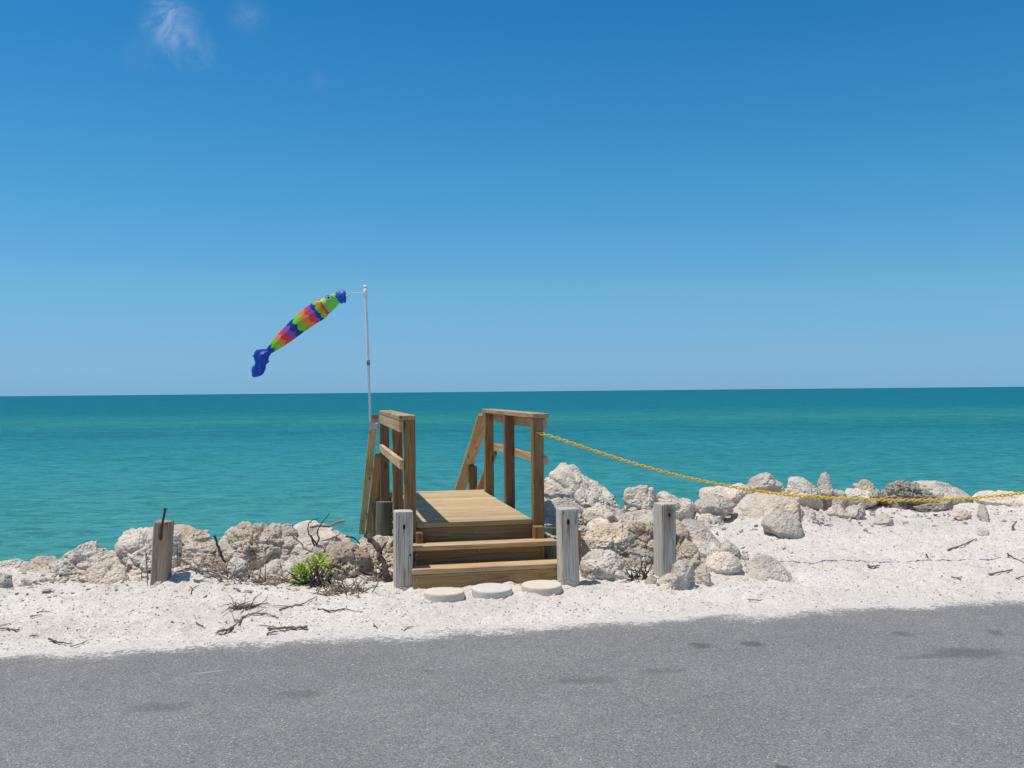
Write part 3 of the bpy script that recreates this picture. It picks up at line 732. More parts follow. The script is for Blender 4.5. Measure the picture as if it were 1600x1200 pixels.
def frame(p0, p1, up):
    x = (Vector(p1) - Vector(p0)); L = x.length; x.normalize()
    up = Vector(up); y = up.cross(x).normalized(); z = x.cross(y)
    m = Matrix(((x.x, y.x, z.x, 0), (x.y, y.y, z.y, 0), (x.z, y.z, z.z, 0), (0, 0, 0, 1)))
    m.translation = (Vector(p0) + Vector(p1)) / 2
    return m, L
def board(name, p0, p1, w, h, mat, parent=None, up=(0, 0, 1), ch=0.004, rel=None):
    """p0-p1: centre line; w: across, h: along up. rel: the parent's own matrix when it is itself turned"""
    m, L = frame(p0, p1, up)
    mb = MB(); mb.box(-L / 2, L / 2, -w / 2, w / 2, -h / 2, h / 2, random.random(), ch)
    o = mb.build(name, mat, parent)
    o.matrix_basis = (rel.inverted() @ m) if rel is not None else m
    return o, m

steps = empty('beach_steps', OW, TH)
tag(steps, 'new brown wooden steps and deck with two railings leading over the rocks to the sea', 'wooden steps')
W_ = M['wood']; B_ = M['wood_brown']
# deck boards: one part, eighteen planks with open joints
mb = MB()
bw = (2.60 - 0.40) / 16
vv = 0.40
for i in range(16):
    mb.box(-0.475 + random.uniform(-.002, .002), 0.432 + random.uniform(-.002, .002), vv + 0.004, vv + bw - 0.004, 0.382, 0.42 + random.uniform(-.0012, .0012), random.random(), 0.003)
    vv += bw
mb.box(-0.56, 0.525, 2.6015, 2.735, 0.382, 0.421, random.random(), 0.003)
decking = mb.build('decking', M['deck'], steps)
# joists and the long side beams under the deck
for u in (-0.44, -0.02, 0.40):
    board('joist', (u, 0.46, 0.31), (u, 2.70, 0.31), 0.038, 0.14, B_, steps)
board('fascia', (-0.475, 0.437, 0.298), (0.452, 0.437, 0.298), 0.034, 0.164, M['wood_shaded'], steps)
# the two front steps: tread with its riser
t2, m2 = board('tread', (-0.545, 0.255, 0.261), (0.575, 0.255, 0.261), 0.15, 0.037, W_, steps)
board('riser', (-0.50, 0.30, 0.165), (0.462, 0.30, 0.165), 0.034, 0.150, M['wood_shaded'], t2, rel=m2)
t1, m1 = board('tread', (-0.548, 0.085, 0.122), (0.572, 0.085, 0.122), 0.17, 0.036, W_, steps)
board('riser', (-0.546, 0.020, 0.005), (0.570, 0.020, 0.005), 0.034, 0.196, M['wood_shaded'], t1, rel=m1)
for (u, v, z) in ((-0.012, 0.419, 0.335), (-0.012, 0.419, 0.265), (-0.012, 0.2825, 0.215), (-0.012, 0.2825, 0.13), (-0.49, 0.2825, 0.20), (-0.49, 0.2825, 0.12), (0.45, 0.2825, 0.20), (0.45, 0.2825, 0.12), (-0.01, 0.0025, 0.08), (-0.01, 0.0025, 0.03), (0.54, 0.0025, 0.07), (-0.52, 0.0025, 0.07)):
    mb = MB(); mb.tube([(u, v + 0.004, z), (u, v - 0.0015, z)], 0.0042, 8); mb.build('nail_head', M['steel'], steps)
# short cut posts carrying the front of the deck
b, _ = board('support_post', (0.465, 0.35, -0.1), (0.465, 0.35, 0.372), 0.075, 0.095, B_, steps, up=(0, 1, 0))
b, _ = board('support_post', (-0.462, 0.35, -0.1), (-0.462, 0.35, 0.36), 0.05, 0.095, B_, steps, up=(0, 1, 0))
def pile(name, u, v, r, z0, z1, mat, parent):
    mb = MB(); n = 12; L = z1 - z0
    pts = []; rad = []
    for i in range(n + 1): pts.append((-L / 2 + L * i / n, 0.004 * math.sin(i * 1.7), 0.004 * math.cos(i * 1.3))); rad.append(r * (1 + 0.012 * math.sin(i * 2.1 + u * 9)))
    pts.append((L / 2 + 0.004, 0, 0)); rad.append(r * 0.93)
    mb.tube(pts[:-1], rad[:-1], 28, False, 0.008)
    k = len(mb.v); ring = [mb.v[k - 28 + i] for i in range(28)]
    mb.add(ring + [(x + 0.004, y * 0.93, z * 0.93) for x, y, z in ring], [(i, (i + 1) % 28, 28 + (i + 1) % 28, 28 + i) for i in range(28)])
    mb.add([(x + 0.004, y * 0.93, z * 0.93) for x, y, z in ring], [tuple(range(28))])
    o = mb.build(name, mat, parent, True)
    o.matrix_basis = Matrix.Translation((u, v, (z0 + z1) / 2)) @ Matrix.Rotation(-math.pi / 2, 4, 'Y')
    return o
p = pile('pile', 0.565, 0.42, 0.088, -0.3, 0.345, M['pile_green'], steps)
p = pile('pile', -0.545, 0.44, 0.085, -0.3, 0.335, M['pile_green'], steps)
p = pile('pile', -0.628, 1.72, 0.074, -0.6, 0.44, M['pile'], steps)
p = pile('pile', 0.34, 1.9, 0.076, -0.6, 0.235, M['pile'], steps)
p = pile('pile', -0.40, 2.60, 0.076, -1.9, 0.235, M['pile'], steps)
p = pile('pile', 0.34, 2.60, 0.076, -1.9, 0.235, M['pile'], steps)
# railings: the cap is the part, posts and rails hang from it
SLA = math.radians(28.5)
SL = Vector((0, math.cos(SLA), -math.sin(SLA)))
def railing(side):
    if side < 0: uc, up_, uo = -0.5425, -0.5225, -0.587
    else: uc, up_, uo = 0.500, 0.4815, 0.5375
    cap, mc = board('railing', (uc, 0.372, 1.2265), (uc, 2.70, 1.2265), 0.128, 0.037, W_, steps)
    for v in ((0.425, 1.52, 2.62) if side < 0 else (0.425, 1.54, 2.56)):
        du = -0.032 if side < 0 and v > 2 else 0
        board('post', (up_ + du, v, 0.335), (up_ + du, v, 1.207), 0.087, 0.083, B_, cap, up=(0, 1, 0), rel=mc)
    board('side_rail', (uo, 0.385, 1.162), (uo, 2.69, 1.162), 0.036, 0.086, W_, cap, rel=mc)
    board('mid_rail', (uo, 0.375, 0.874), (uo, 2.69, 0.874), 0.036, 0.072, W_, cap, rel=mc)
    # handrails running down with the stair to the beach
    L = 3.3
    n_ = Vector((0, math.sin(SLA), math.cos(SLA)))
    uh = -0.645 if side < 0 else 0.462
    um = -0.612 if side < 0 else 0.545
    a = Vector((uh, 2.69, 1.185)); board('handrail', a, a + SL * L, 0.075 if side < 0 else 0.125, 0.036, W_, cap, up=n_, rel=mc)
    a = Vector((um, 2.64, 0.80)); board('handrail', a, a + SL * L, 0.075, 0.036, M['wood_red'], cap, up=n_, rel=mc)
    for s in (1.25, 2.6):
        q = Vector(((um - 0.036) if side > 0 else -0.57, 2.64, 1.165)) + SL * s
        board('post', (q.x, q.y, q.z - 1.1), (q.x, q.y, q.z + 0.02), 0.087, 0.083, B_, cap, up=(0, 1, 0), rel=mc)
    return cap, mc
capL, mL = railing(-1)
capR, mR = railing(1)
# the flight down to the beach
for u in (-0.50, 0.46):
    a = Vector((u, 2.70, 0.30)); board('stringer', a, a + SL * 3.4, 0.038, 0.23, B_, steps, up=(0, 0.6, 0.8))
for k in range(1, 11):
    board('tread', (-0.48, 2.80 + 0.26 * (k - 0.3), 0.40 - 0.1412 * k), (0.44, 2.80 + 0.26 * (k - 0.3), 0.40 - 0.1412 * k), 0.25, 0.037, W_, steps)
# long carriage bolts on the outer mid post, left
for z in (0.36, 0.31, 0.25, 0.13):
    mb = MB(); mb.tube([(-0.585, 1.50, z), (-0.560, 1.50, z)], 0.010, 8); mb.build('bolt', M['rust'], steps)
# ------------------------------------------------------------------ square posts at the roadside
def square_post(label, base, top, w, d, mat, yaw, chip=0.006, cat='post'):
    """base/top: centre of the front-top edge line in world space; leaning posts follow the line"""
    base = Vector(base); top = Vector(top)
    x = (top - base); L = x.length; x.normalize()
    fr = Vector((math.sin(yaw), -math.cos(yaw), 0))
    z = (fr - x * fr.dot(x)).normalized(); y = z.cross(x)
    n = 26
    mb = MB(); V = []; Fc = []
    prof = []
    c = 0.009
    for (sy, sz) in ((1, 1), (1, -1), (-1, -1), (-1, 1)):
        a, b2 = sy * w / 2, sz * d / 2
        if sy * sz > 0: prof += [(a - sy * c, b2), (a, b2 - sz * c)] if sy > 0 else [(a - sy * c, b2), (a, b2 - sz * c)]
        else: prof += [(a, b2 - sz * c), (a - sy * c, b2)]
    # subdivide every side
    pr = []
    for i in range(8):
        p0, p1 = prof[i], prof[(i + 1) % 8]
        m = 5 if i % 2 else 1
        for j in range(m): pr.append((p0[0] + (p1[0] - p0[0]) * j / m, p0[1] + (p1[1] - p0[1]) * j / m))
    k = len(pr)
    for i in range(n + 1):
        xx = -L / 2 + L * i / n
        for j, (a, b2) in enumerate(pr):
            wob = 0.0022 * perlin(np.array([[a * 60 + 3, b2 * 60, xx * 3 + w * 77]]))[0]
            s = 1 + wob / w * 2
            ex = 0.0
            if i == n: s *= 0.975; ex = 0.004 + chip * perlin(np.array([[a * 25, b2 * 25, w * 91.0]]))[0]
            elif i == n - 1: ex = L / n - 0.010 + chip * perlin(np.array([[a * 25, b2 * 25, w * 91.0]]))[0]
            V.append((xx + ex, a * s, b2 * s))
    for i in range(n):
        for j in range(k): Fc.append((i * k + j, i * k + (j + 1) % k, (i + 1) * k + (j + 1) % k, (i + 1) * k + j))
    Fc.append(tuple(range(k))[::-1]); Fc.append(tuple(n * k + j for j in range(k)))
    mb.add(V, Fc, 0.5)
    o = mb.build('square_post', mat)
    m = Matrix(((x.x, y.x, z.x, 0), (x.y, y.y, z.y, 0), (x.z, y.z, z.z, 0), (0, 0, 0, 1)))
    m.translation = (base + top) / 2 - z * d / 2
    o.matrix_world = m
    tag(o, label, cat, 'old square posts along the roadside')
    return o, L, m
def post_hole(o, x, y, d, r=0.011, name='bolt_hole', mat=None, tall=1.5):
    mb = MB()
    n = 10
    pts = [(x + r * tall * math.sin(2 * math.pi * i / n), y + r * math.cos(2 * math.pi * i / n)) for i in range(n)]
    V = [(a, b, d / 2 + 0.0022) for a, b in pts] + [(a, b, d / 2 - 0.02) for a, b in pts]
    mb.add(V, [tuple(range(n))] + [(i, (i + 1) % n, n + (i + 1) % n, n + i) for i in range(n)])
    h = mb.build(name, mat or M['hole'], o); return h
def pw(px, py, Y): return atY(px, py, Y)
GP = M['grey_wood']
yawd = -TH * 0.0
M['grey_rust'] = weathered('rust_streaked_grey_wood', GL, GM, GD, (0.250, 0.012), 0.20)
M['grey_rust_broad'] = weathered('rust_washed_grey_wood', GL, GM, GD, (0.30, 0.0), 0.26, (0.26, 0.165, 0.10), 0.075)
M['brown_grey'] = weathered('brown_weathered_wood', (0.47, 0.37, 0.265), (0.36, 0.27, 0.185), (0.17, 0.12, 0.08), (0.20, 0.0), 0.20, (0.46, 0.22, 0.07), 0.032)
o, L, m = square_post('weathered grey post left of the bottom step, with one dark bolt hole near its top', pw(631, 945, 6.98), pw(631.5, 801, 6.98), 0.132, 0.15, GP, TH, 0.004)
post_hole(o, L / 2 - 0.105, 0.0, 0.15, 0.0095, tall=2.0)
post_hole(o, L / 2 - 0.31, -0.045, 0.15, 0.006, 'knot')
post_hole(o, L / 2 - 0.035, 0.038, 0.15, 0.003, 'rust_mark', M['rust_orange'], 4.0)
o, L, m = square_post('weathered grey post right of the bottom step, with a rusty knot near its top', pw(893, 940, 6.98), pw(890, 797, 6.98), 0.130, 0.16, M['grey_rust'], TH, 0.004)
post_hole(o, L / 2 - 0.085, 0.012, 0.16, 0.009, 'knot', None, 2.4)
# rusty plate end on its right side
mb = MB(); mb.box(-0.11, 0.11, -0.026, 0.014, -0.05, 0.03, 0.2, 0.006)
pl = mb.build('rusty_bracket', M['rust_orange'], o); pl.matrix_basis = Matrix.Translation((0.055, -0.074, -0.01))
o, L, m = square_post('weathered grey post standing among the rocks, brown rust stain below its top', pw(1046, 925, 7.15), pw(1046, 789, 7.15), 0.118, 0.15, M['grey_rust_broad'], TH + 0.13, 0.005)
post_hole(o, L / 2 - 0.075, 0.0, 0.15, 0.0085, tall=1.8)
o, L, m = square_post('short brown weathered post with a long rusty bolt sticking up from its top', pw(245, 940, 6.95), pw(252.5, 817, 6.95), 0.118, 0.12, M['brown_grey'], 0.06, 0.012)
mb = MB(); mb.tube([(L / 2 - 0.115, 0.0, 0.064), (L / 2 - 0.03, -0.004, 0.068), (L / 2 + 0.098, -0.018, 0.052)], 0.0085, 8)
mb.tube([(L / 2 + 0.094, -0.0175, 0.0525), (L / 2 + 0.106, -0.019, 0.051)], 0.0135, 8)
mb.build('long_bolt', M['rust'], o)
post_hole(o, L / 2 - 0.10, 0.0, 0.12, 0.014, 'rust_pocket', M['rust'], 2.0)
# the post the yellow chain is hung from, past the right edge of the view
o, L, m = square_post('weathered grey post past the right edge that holds the far end of the yellow chain', pw(1702, 900, 7.7), pw(1702, 735, 7.7), 0.13, 0.13, GP, 0.1)

# ------------------------------------------------------------------ stepping stones
for (px, py, hw, mat, lab) in ((694, 925, 31.5, 'concrete', 'round stepping stone of shelly concrete, left of the three before the steps'),
                               (768.5, 921, 31.5, 'concrete_grey', 'smooth pale grey round stepping stone in the middle of the three before the steps'),
                               (847, 918.5, 31.5, 'concrete', 'round stepping stone of shelly concrete, right of the three before the steps')):
    P = onz(px, py, 0.035); r = hw * P[1] / F
    n = 48; V = []; Fc = []
    rows = [(0.0, .043), (0.5, .043), (0.90, .0425), (0.97, .041), (0.995, .035), (1.0, .026), (1.0, 0.0), (0.99, -.02)]
    for (q, z) in rows:
        for k in range(n):
            a = 2 * math.pi * k / n
            wob = 1 + 0.012 * math.sin(3 * a + px) + 0.006 * math.sin(7 * a + 2 * px) + (random.uniform(-.006, .006) if q > .9 else 0)
            V.append((r * q * wob * math.cos(a), r * q * wob * math.sin(a), z))
    for j in range(len(rows) - 1):
        for k in range(n): Fc.append((j * n + k, j * n + (k + 1) % n, (j + 1) * n + (k + 1) % n, (j + 1) * n + k))
    mb = MB(); mb.add(V, Fc); o = mb.build('stepping_stone', M[mat], None, True)
    o.location = (P[0], P[1], max(zg(P[0] + dx, P[1] + dy)[0] for dx, dy in ((0, 0), (.1, 0), (-.1, 0), (0, .1), (0, -.1))) - 0.002); o.rotation_euler = (random.uniform(-.03, .03), random.uniform(-.03, .03), 0)
    tag(o, lab, 'stepping stone', 'round stepping stones before the steps')

# ------------------------------------------------------------------ chains
def chain_mesh(pts, pitch, ln, wd, wire, mat, name):
    pts = [np.array(p, float) for p in pts]
    seg = [0]
    for a, b in zip(pts[:-1], pts[1:]): seg.append(seg[-1] + np.linalg.norm(b - a))
    A = np.array(pts); n = int(seg[-1] / pitch)
    V = []; Fc = []
    NS, NC = 16, 6
    for i in range(n):
        s0 = (i + 0.5) * pitch
        c = np.array([np.interp(s0, seg, A[:, k]) for k in range(3)])
        c2 = np.array([np.interp(s0 + 0.5 * pitch, seg, A[:, k]) for k in range(3)])
        t = c2 - c; t /= np.linalg.norm(t) + 1e-9
        up = np.array([0, 0, 1.0]); sd_ = np.cross(t, up); sd_ /= np.linalg.norm(sd_) + 1e-9; up = np.cross(sd_, t)
        al = (0.35 if i % 2 else 0.35 + math.pi / 2) + random.uniform(-.25, .25)
        w = sd_ * math.cos(al) + up * math.sin(al); q = np.cross(t, w)
        a = ln / 2 - wd / 2; r = wd / 2 - wire
        base = len(V)
        for k in range(NS):
            an = 2 * math.pi * k / NS
            cx = (a if math.cos(an) >= 0 else -a) + r * math.cos(an); cy = r * math.sin(an)
            nrm = t * math.cos(an) + w * math.sin(an); P = c + t * cx + w * cy
            for j in range(NC):
                bn = 2 * math.pi * j / NC
                V.append(P + (nrm * math.cos(bn) + q * math.sin(bn)) * wire)
        for k in range(NS):
            for j in range(NC):
                Fc.append((base + k * NC + j, base + k * NC + (j + 1) % NC, base + ((k + 1) % NS) * NC + (j + 1) % NC, base + ((k + 1) % NS) * NC + j))
    return link(name, mesh_np(name, V, Fc), mat)
cp = [(844, 677), (870, 684.5), (910, 698), (950, 711.5), (1000, 727), (1050, 741), (1100, 752), (1128, 757.5), (1180, 767), (1240, 774.5), (1300, 778.5), (1360, 781), (1420, 781.8), (1480, 780.5), (1540, 776.5), (1600, 770.5), (1650, 764), (1696, 757)]
Y0 = atv(844, 677, 0.37)[1]
A_ = [atY(x, y, Y0 + (7.62 - Y0) * ((x - 844) / 850.0) ** 0.9) for x, y in cp]
xs_f = np.linspace(0, len(A_) - 1, 400)
A_ = np.array(A_); Af = np.stack([np.interp(xs_f, np.arange(len(A_)), A_[:, k]) for k in range(3)], 1)
ker = np.ones(21) / 21
for k in range(3): Af[10:-10, k] = np.convolve(Af[:, k], ker, 'valid')
chn = chain_mesh(Af, 0.032, 0.047, 0.028, 0.0046, M['yellow_plastic'], 'plastic_chain')
tag(chn, 'yellow plastic chain sagging from the right railing post over the rocks', 'chain')
mb = MB(); h0 = Vector(atv(838.5, 676.5, 0.383)); h1 = Vector(A_[0])
mb.tube([h0, h0.lerp(h1, .5) + Vector((0, -.004, .004)), h1, h1 + Vector((.006, 0, -.008))], 0.0035, 6)
mb.build('hook', M['steel'], chn)
wl_ = [loc(pw(870, 843, 7.12)), Vector((0.60, 0.24, 0.292)), Vector((0.555, 0.27, 0.300)), Vector((0.505, 0.33, 0.325)), Vector((0.478, 0.42, 0.356)), Vector((0.50, 0.50, 0.356)), Vector((0.565, 0.518, 0.355)), Vector((0.63, 0.49, 0.355))]
wp = [LW(*p) for p in wl_]
wc = chain_mesh(wp, 0.021, 0.030, 0.016, 0.0026, M['white_plastic'], 'white_chain')
tag(wc, 'short white plastic chain looped over the green pile behind the grey post', 'chain')

# ------------------------------------------------------------------ pole and fish windsock
YP = LW(-0.66, 2.66, 0)[1]
pts = [(579.3, 668), (578.2, 640), (576.6, 600), (575.6, 568), (574.6, 552), (573.0, 500), (571.3, 462), (570.6, 449)]
PW = [Vector(atY(x, y, YP)) for x, y in pts]
sc_ = YP / F
pole = empty('flag_pole', PW[0]); tag(pole, 'thin white pipe pole clamped to the far end of the left railing', 'pole')
rel_ = lambda q: q - PW[0]
mb = MB(); mb.tube([rel_(q) for q in PW], [2.0 * sc_] * 4 + [2.3 * sc_] * 4, 12); mb.build('pipe', M['pvc'], pole, True)
mb = MB(); mb.tube([rel_(Vector(atY(575.75, 571, YP))), rel_(Vector(atY(575.3, 563, YP)))], 2.5 * sc_, 12); mb.build('joint', M['twig'], pole, True)
mb = MB(); mb.tube([rel_(Vector(atY(571.4, 463, YP))), rel_(Vector(atY(570.7, 450, YP)))], 3.0 * sc_, 12); mb.build('collar', M['pvc'], pole, True)
mb = MB(); c0 = rel_(Vector(atY(570.6, 449.6, YP)))
mb.tube([c0, c0 + Vector((0, 0, .012)), c0 + Vector((0, 0, .022)), c0 + Vector((0, 0, .027))], [.021, .021, .015, .004], 12); mb.build('end_cap', M['white_plastic'], pole, True)
mb = MB(); mb.box(-0.012, 0.075, -0.02, 0.02, -0.012, 0.045, 0, 0.003)
cl = mb.build('clamp', M['steel'], pole); 

def mat_cloth(name, col=None):
    t = NT(name)
    if col is None:
        a = t.new('ShaderNodeAttribute'); a.attribute_name = 'scale_colour'; c = a.outputs['Color']
    else: c = col
    tr = t.new('ShaderNodeBsdfTranslucent'); t.set(tr.inputs['Color'], c if col is None else col + (1,))
    mixs = t.new('ShaderNodeMixShader'); mixs.inputs[0].default_value = 0.42
    nz = t.bump(t.noise(t.coord(), 40, 3), 0.004, 0.6)
    t.fin(c if col is None else c + (1,), 0.36, nz); t.con(t.b.outputs[0], mixs.inputs[1]); t.con(tr.outputs[0], mixs.inputs[2])
    t.con(mixs.outputs[0], t.out.inputs['Surface'])
    return t.m
M['cloth'] = mat_cloth('fish_cloth'); M['cloth_blue'] = mat_cloth('blue_cloth', (0.03, 0.14, 0.64))
def cloth_tube(name, ctr, rad, nu, nv, flat, wr, parent, mat, colfn=None, seed=1.0, closed=True):
    """ctr: pixel centre line at the pole's distance, rad: half width in pixels across the line"""
    C_ = np.array([atY(x, y, YP) for x, y in ctr]); k = np.linspace(0, 1, len(ctr)); u = np.linspace(0, 1, nu)
    def sm(a):
        r = np.interp(u, k, a); w = np.hanning(2 * (nu // 22) + 3); w /= w.sum(); pd = len(w) // 2
        ext = np.concatenate([2 * r[0] - r[1:pd + 1][::-1], r, 2 * r[-1] - r[-pd - 1:-1][::-1]]); return np.convolve(ext, w, 'valid')
    ax = np.stack([sm(C_[:, i]) for i in range(3)], 1); rr = sm(np.array(rad, float)) * sc_
    T = np.gradient(ax, axis=0); T /= np.linalg.norm(T, axis=1)[:, None]
    dep = np.array([0, 1.0, 0]); S = np.cross(T, dep); S /= np.linalg.norm(S, axis=1)[:, None]
    V = []
    for i in range(nu):
        for j in range(nv):
            ph = 2 * math.pi * j / nv
            rw = rr[i] * (1 + wr * (0.75 * (1 - 2 * abs(math.sin(2.5 * ph + 1.2 * math.sin(u[i] * 4 + seed)))) + 0.3 * math.sin(8 * ph + u[i] * 4 * seed)))
            V.append(ax[i] + S[i] * rw * math.cos(ph) - dep * rw * flat * math.sin(ph))
    V = np.array(V); V += (min(0.35 * wr, 0.028) * rr.mean()) * np.stack([perlin(V * 22 + seed), perlin(V * 22 + 9 + seed), perlin(V * 22 + 19 + seed)], 1) * 2
    Q = [(i * nv + j, i * nv + (j + 1) % nv, (i + 1) * nv + (j + 1) % nv, (i + 1) * nv + j) for i in range(nu - 1) for j in range(nv)]
    V -= np.array(parent.location)
    o = link(name, mesh_np(name, V, Q), mat, parent)
    if colfn:
        at = o.data.color_attributes.new('scale_colour', 'FLOAT_COLOR', 'CORNER')
        cols = []
        for q in Q:
            i, j = q[0] // nv, q[0] % nv
            c = colfn((i + .5) / (nu - 1), 2 * math.pi * (j + .5) / nv); cols += [c + (1.0,)] * 4
        at.data.foreach_set('color', np.array(cols, dtype=np.float32).ravel())
    return o
sock = empty('fish_windsock', atY(540, 463, YP)); tag(sock, 'rainbow scaled fish windsock blowing left from the pole, blue tail drooping', 'windsock')
RED, ORA, LIM, BLU, PUR, GRN = (0.90, 0.10, 0.09), (0.96, 0.36, 0.13), (0.28, 0.80, 0.05), (0.03, 0.07, 0.45), (0.38, 0.13, 0.60), (0.28, 0.80, 0.14)
ROWS = [RED, ORA, LIM, BLU, PUR, RED, ORA, LIM, BLU, PUR, RED, ORA, LIM, BLU]
def scales(u, ph):
    n = len(ROWS); NSC = 6
    f = u * n
    for r in range(-1, n):
        off = 0.5 * (r % 2)
        s = ((ph / (2 * math.pi) * NSC + off) % 1) - 0.5
        end = r + 1 + 0.75 * math.sqrt(max(0.0, 1 - (2 * s) ** 2)) - 0.35
        if f < end:
            return ROWS[max(0, min(n - 1, r))]
    return ROWS[-1]
body = cloth_tube('body', [(509, 477.5), (502.5, 481.5), (494, 487.5), (485.5, 493.5), (467, 508), (451.5, 521.5), (437, 533.5), (420.5, 548)], [12.8, 14.7, 15.3, 15.0, 13.7, 12.1, 9.9, 5.4], 170, 84, 0.8, 0.05, sock, M['cloth'], scales, 2.0)
head = cloth_tube('head', [(528, 464), (522, 468), (514.5, 474), (508, 478.5)], [8.6, 10.0, 12.0, 13.6], 30, 60, 0.8, 0.03, sock, M['cloth'], lambda u, ph: GRN, 1.3)
mouth = cloth_tube('mouth', [(539.5, 463), (535.5, 463.2), (531, 464.6), (527.5, 467)], [9.6, 10.2, 9.6, 9.0], 24, 60, 0.85, 0.09, sock, M['cloth_blue'], None, 3.1)
tail = cloth_tube('tail', [(421, 549), (415, 553), (410.5, 557), (408, 562), (406.5, 568), (405, 574), (402, 580), (398, 585), (395, 588.5)], [4.8, 7.8, 12.2, 10.8, 7.6, 8.6, 9.0, 6.0, 1.6], 80, 120, 0.55, 0.25, sock, M['cloth_blue'], None, 4.2)
cloth_tube('tail_tip', [(415, 551), (407, 553.2), (399, 555.6), (394.6, 556.8)], [5.5, 5.8, 3.4, 0.5], 30, 40, 0.4, 0.2, sock, M['cloth_blue'], None, 2.2)
# eye: white disc with a dark ring and pupil, sewn on the cheek that faces the road
ec = np.array(atY(515.3, 466.3, YP)); ec[1] -= 9.6 * sc_
eye_p = Vector(ec) - sock.location
def disc(name, r, dy, mat, parent, el=0.8):
    mb = MB(); n = 24
    V = [(eye_p.x + r * math.cos(2 * math.pi * k / n), eye_p.y + dy, eye_p.z + el * r * math.sin(2 * math.pi * k / n)) for k in range(n)]
    V += [(x, y + 0.006, z) for x, y, z in V]
    mb.add(V, [tuple(range(n)), tuple(range(2 * n - 1, n - 1, -1))] + [(k, (k + 1) % n, n + (k + 1) % n, n + k) for k in range(n)])
    return mb.build(name, mat, parent)
M['black'] = simple('black_thread', (0.02, 0.02, 0.025), 0.6, 0.1)
M['eye_white'] = simple('white_felt', (0.82, 0.82, 0.82), 0.7, 0.05)
eye = disc('eye', 5.4 * sc_, -0.001, M['black'], sock)
disc('eye_white', 4.7 * sc_, -0.003, M['eye_white'], eye)
disc('pupil', 2.0 * sc_, -0.005, M['black'], eye)
mb = MB()
kn = Vector(atY(547, 458.5, YP)) - sock.location; en = Vector(atY(568.5, 457.5, YP)) - sock.location
mid_ = kn.lerp(en, .5) + Vector((0, 0, 0.004))
mb.tube([kn, mid_, en], 0.0035, 6)
for (x, y, dy) in ((538, 455, 0), (542, 472, 0), (541, 463, -8 * sc_), (540, 464, 8 * sc_)):
    q = Vector(atY(x, y, YP)) - sock.location; q.y += dy; mb.tube([q, kn.lerp(q, .5) - Vector((0, 0, .004)), kn], 0.0022, 5)
mb.build('bridle', M['string'], sock)

# ------------------------------------------------------------------ driftwood, twigs and dry brush
def wood_path(pts, jit=0.004, sub=5):
    P = [Vector(p) for p in pts]; out = []
    for i in range(len(P) - 1):
        for k in range(sub):
            t_ = k / sub
            p0 = P[max(i - 1, 0)]; p1 = P[i]; p2 = P[i + 1]; p3 = P[min(i + 2, len(P) - 1)]
            q = 0.5 * ((2 * p1) + (p2 - p0) * t_ + (2 * p0 - 5 * p1 + 4 * p2 - p3) * t_ ** 2 + (3 * p1 - p0 - 3 * p2 + p3) * t_ ** 3)
            out.append(q + Vector((random.uniform(-1, 1), random.uniform(-1, 1), random.uniform(-1, 1))) * jit)
    out.append(P[-1]); return out
def stick(label, px, thick_, mat='twig', Y=None, name='twig', cat='twig', group='dead twigs lying on the sand', taper=0.45, branches=()):
    """px: the stick's line in the photograph; lies on the sand unless Y gives its distance"""
    thick = thick_ * (0.8 if Y is None else 1.0)
    def line(pp, YY):
        if YY is None:
            out = []
            for x, y in pp:
                g = gp(x, y); out.append(g + np.array([0, 0, 0.004 + thick * 0.5 * g[1] / F]))
            return out
        YY = YY if hasattr(YY, '__len__') else [YY] * len(pp)
        return [atY(x, y, yy) for (x, y), yy in zip(pp, YY)]
    L_ = line(px, Y); m_ = L_[0][1] / F
    w = wood_path(L_, 0.25 * thick * m_)
    if Y is None:
        for q in w: q.z = max(q.z, zg(q.x, q.y)[0] + 0.4 * thick * m_)
    mb = MB(); n = len(w)
    mb.tube(w, [thick * m_ * 0.5 * (1 - (1 - taper) * i / (n - 1)) * random.uniform(.85, 1.15) for i in range(n)], 7, True, 0.12)
    for bp, bt in branches:
        bl = wood_path(line(bp, Y if not hasattr(Y, '__len__') else Y[-1]), 0.2 * bt * m_)
        mb.tube(bl, [bt * m_ * 0.5 * (1 - 0.6 * i / (len(bl) - 1)) for i in range(len(bl))], 6, True, 0.1)
    o = mb.build(name, M[mat], None, True)
    return tag(o, label, cat, group)
BG = 'dead branches caught on the rocks'
stick('thick dark dead stump leaning left against the grey post by the steps', [(606, 912), (603, 893), (594, 866), (584, 846), (572, 833)], 11, 'twig_dark', [7.15, 7.15, 7.2, 7.25, 7.3], 'driftwood', 'driftwood', BG, 0.75, ([[(592, 862), (601, 852), (606, 845)], 4], [[(581, 842), (574, 846)], 5]))
stick('bleached curved branch lying across the top of the pale rock', [(484, 823), (500, 821.5), (515, 822.5), (526, 816), (538, 813.5)], 4.5, 'twig_pale', [7.85] * 5, 'driftwood', 'driftwood', BG, 0.9)
stick('thin dark twig curving up against the sea, left of its taller neighbour', [(496, 854), (489, 842), (482, 832), (482, 820), (487, 814), (497, 809.5)], 2.6, 'twig_dark', [7.75] * 6, 'twig', 'twig', BG, 0.5)
stick('tall thin dark twig with a double bend, right of its neighbour on the pale rock', [(494, 852), (498, 842), (496, 832), (500, 822), (507, 811), (515, 802)], 2.6, 'twig_dark', [7.74] * 6, 'twig', 'twig', BG, 0.5)
stick('short dark twig between the two upright twigs on the pale rock', [(492, 853), (488, 844), (485, 837)], 3, 'twig_dark', [7.73] * 3, 'twig', 'twig', BG, 0.7)
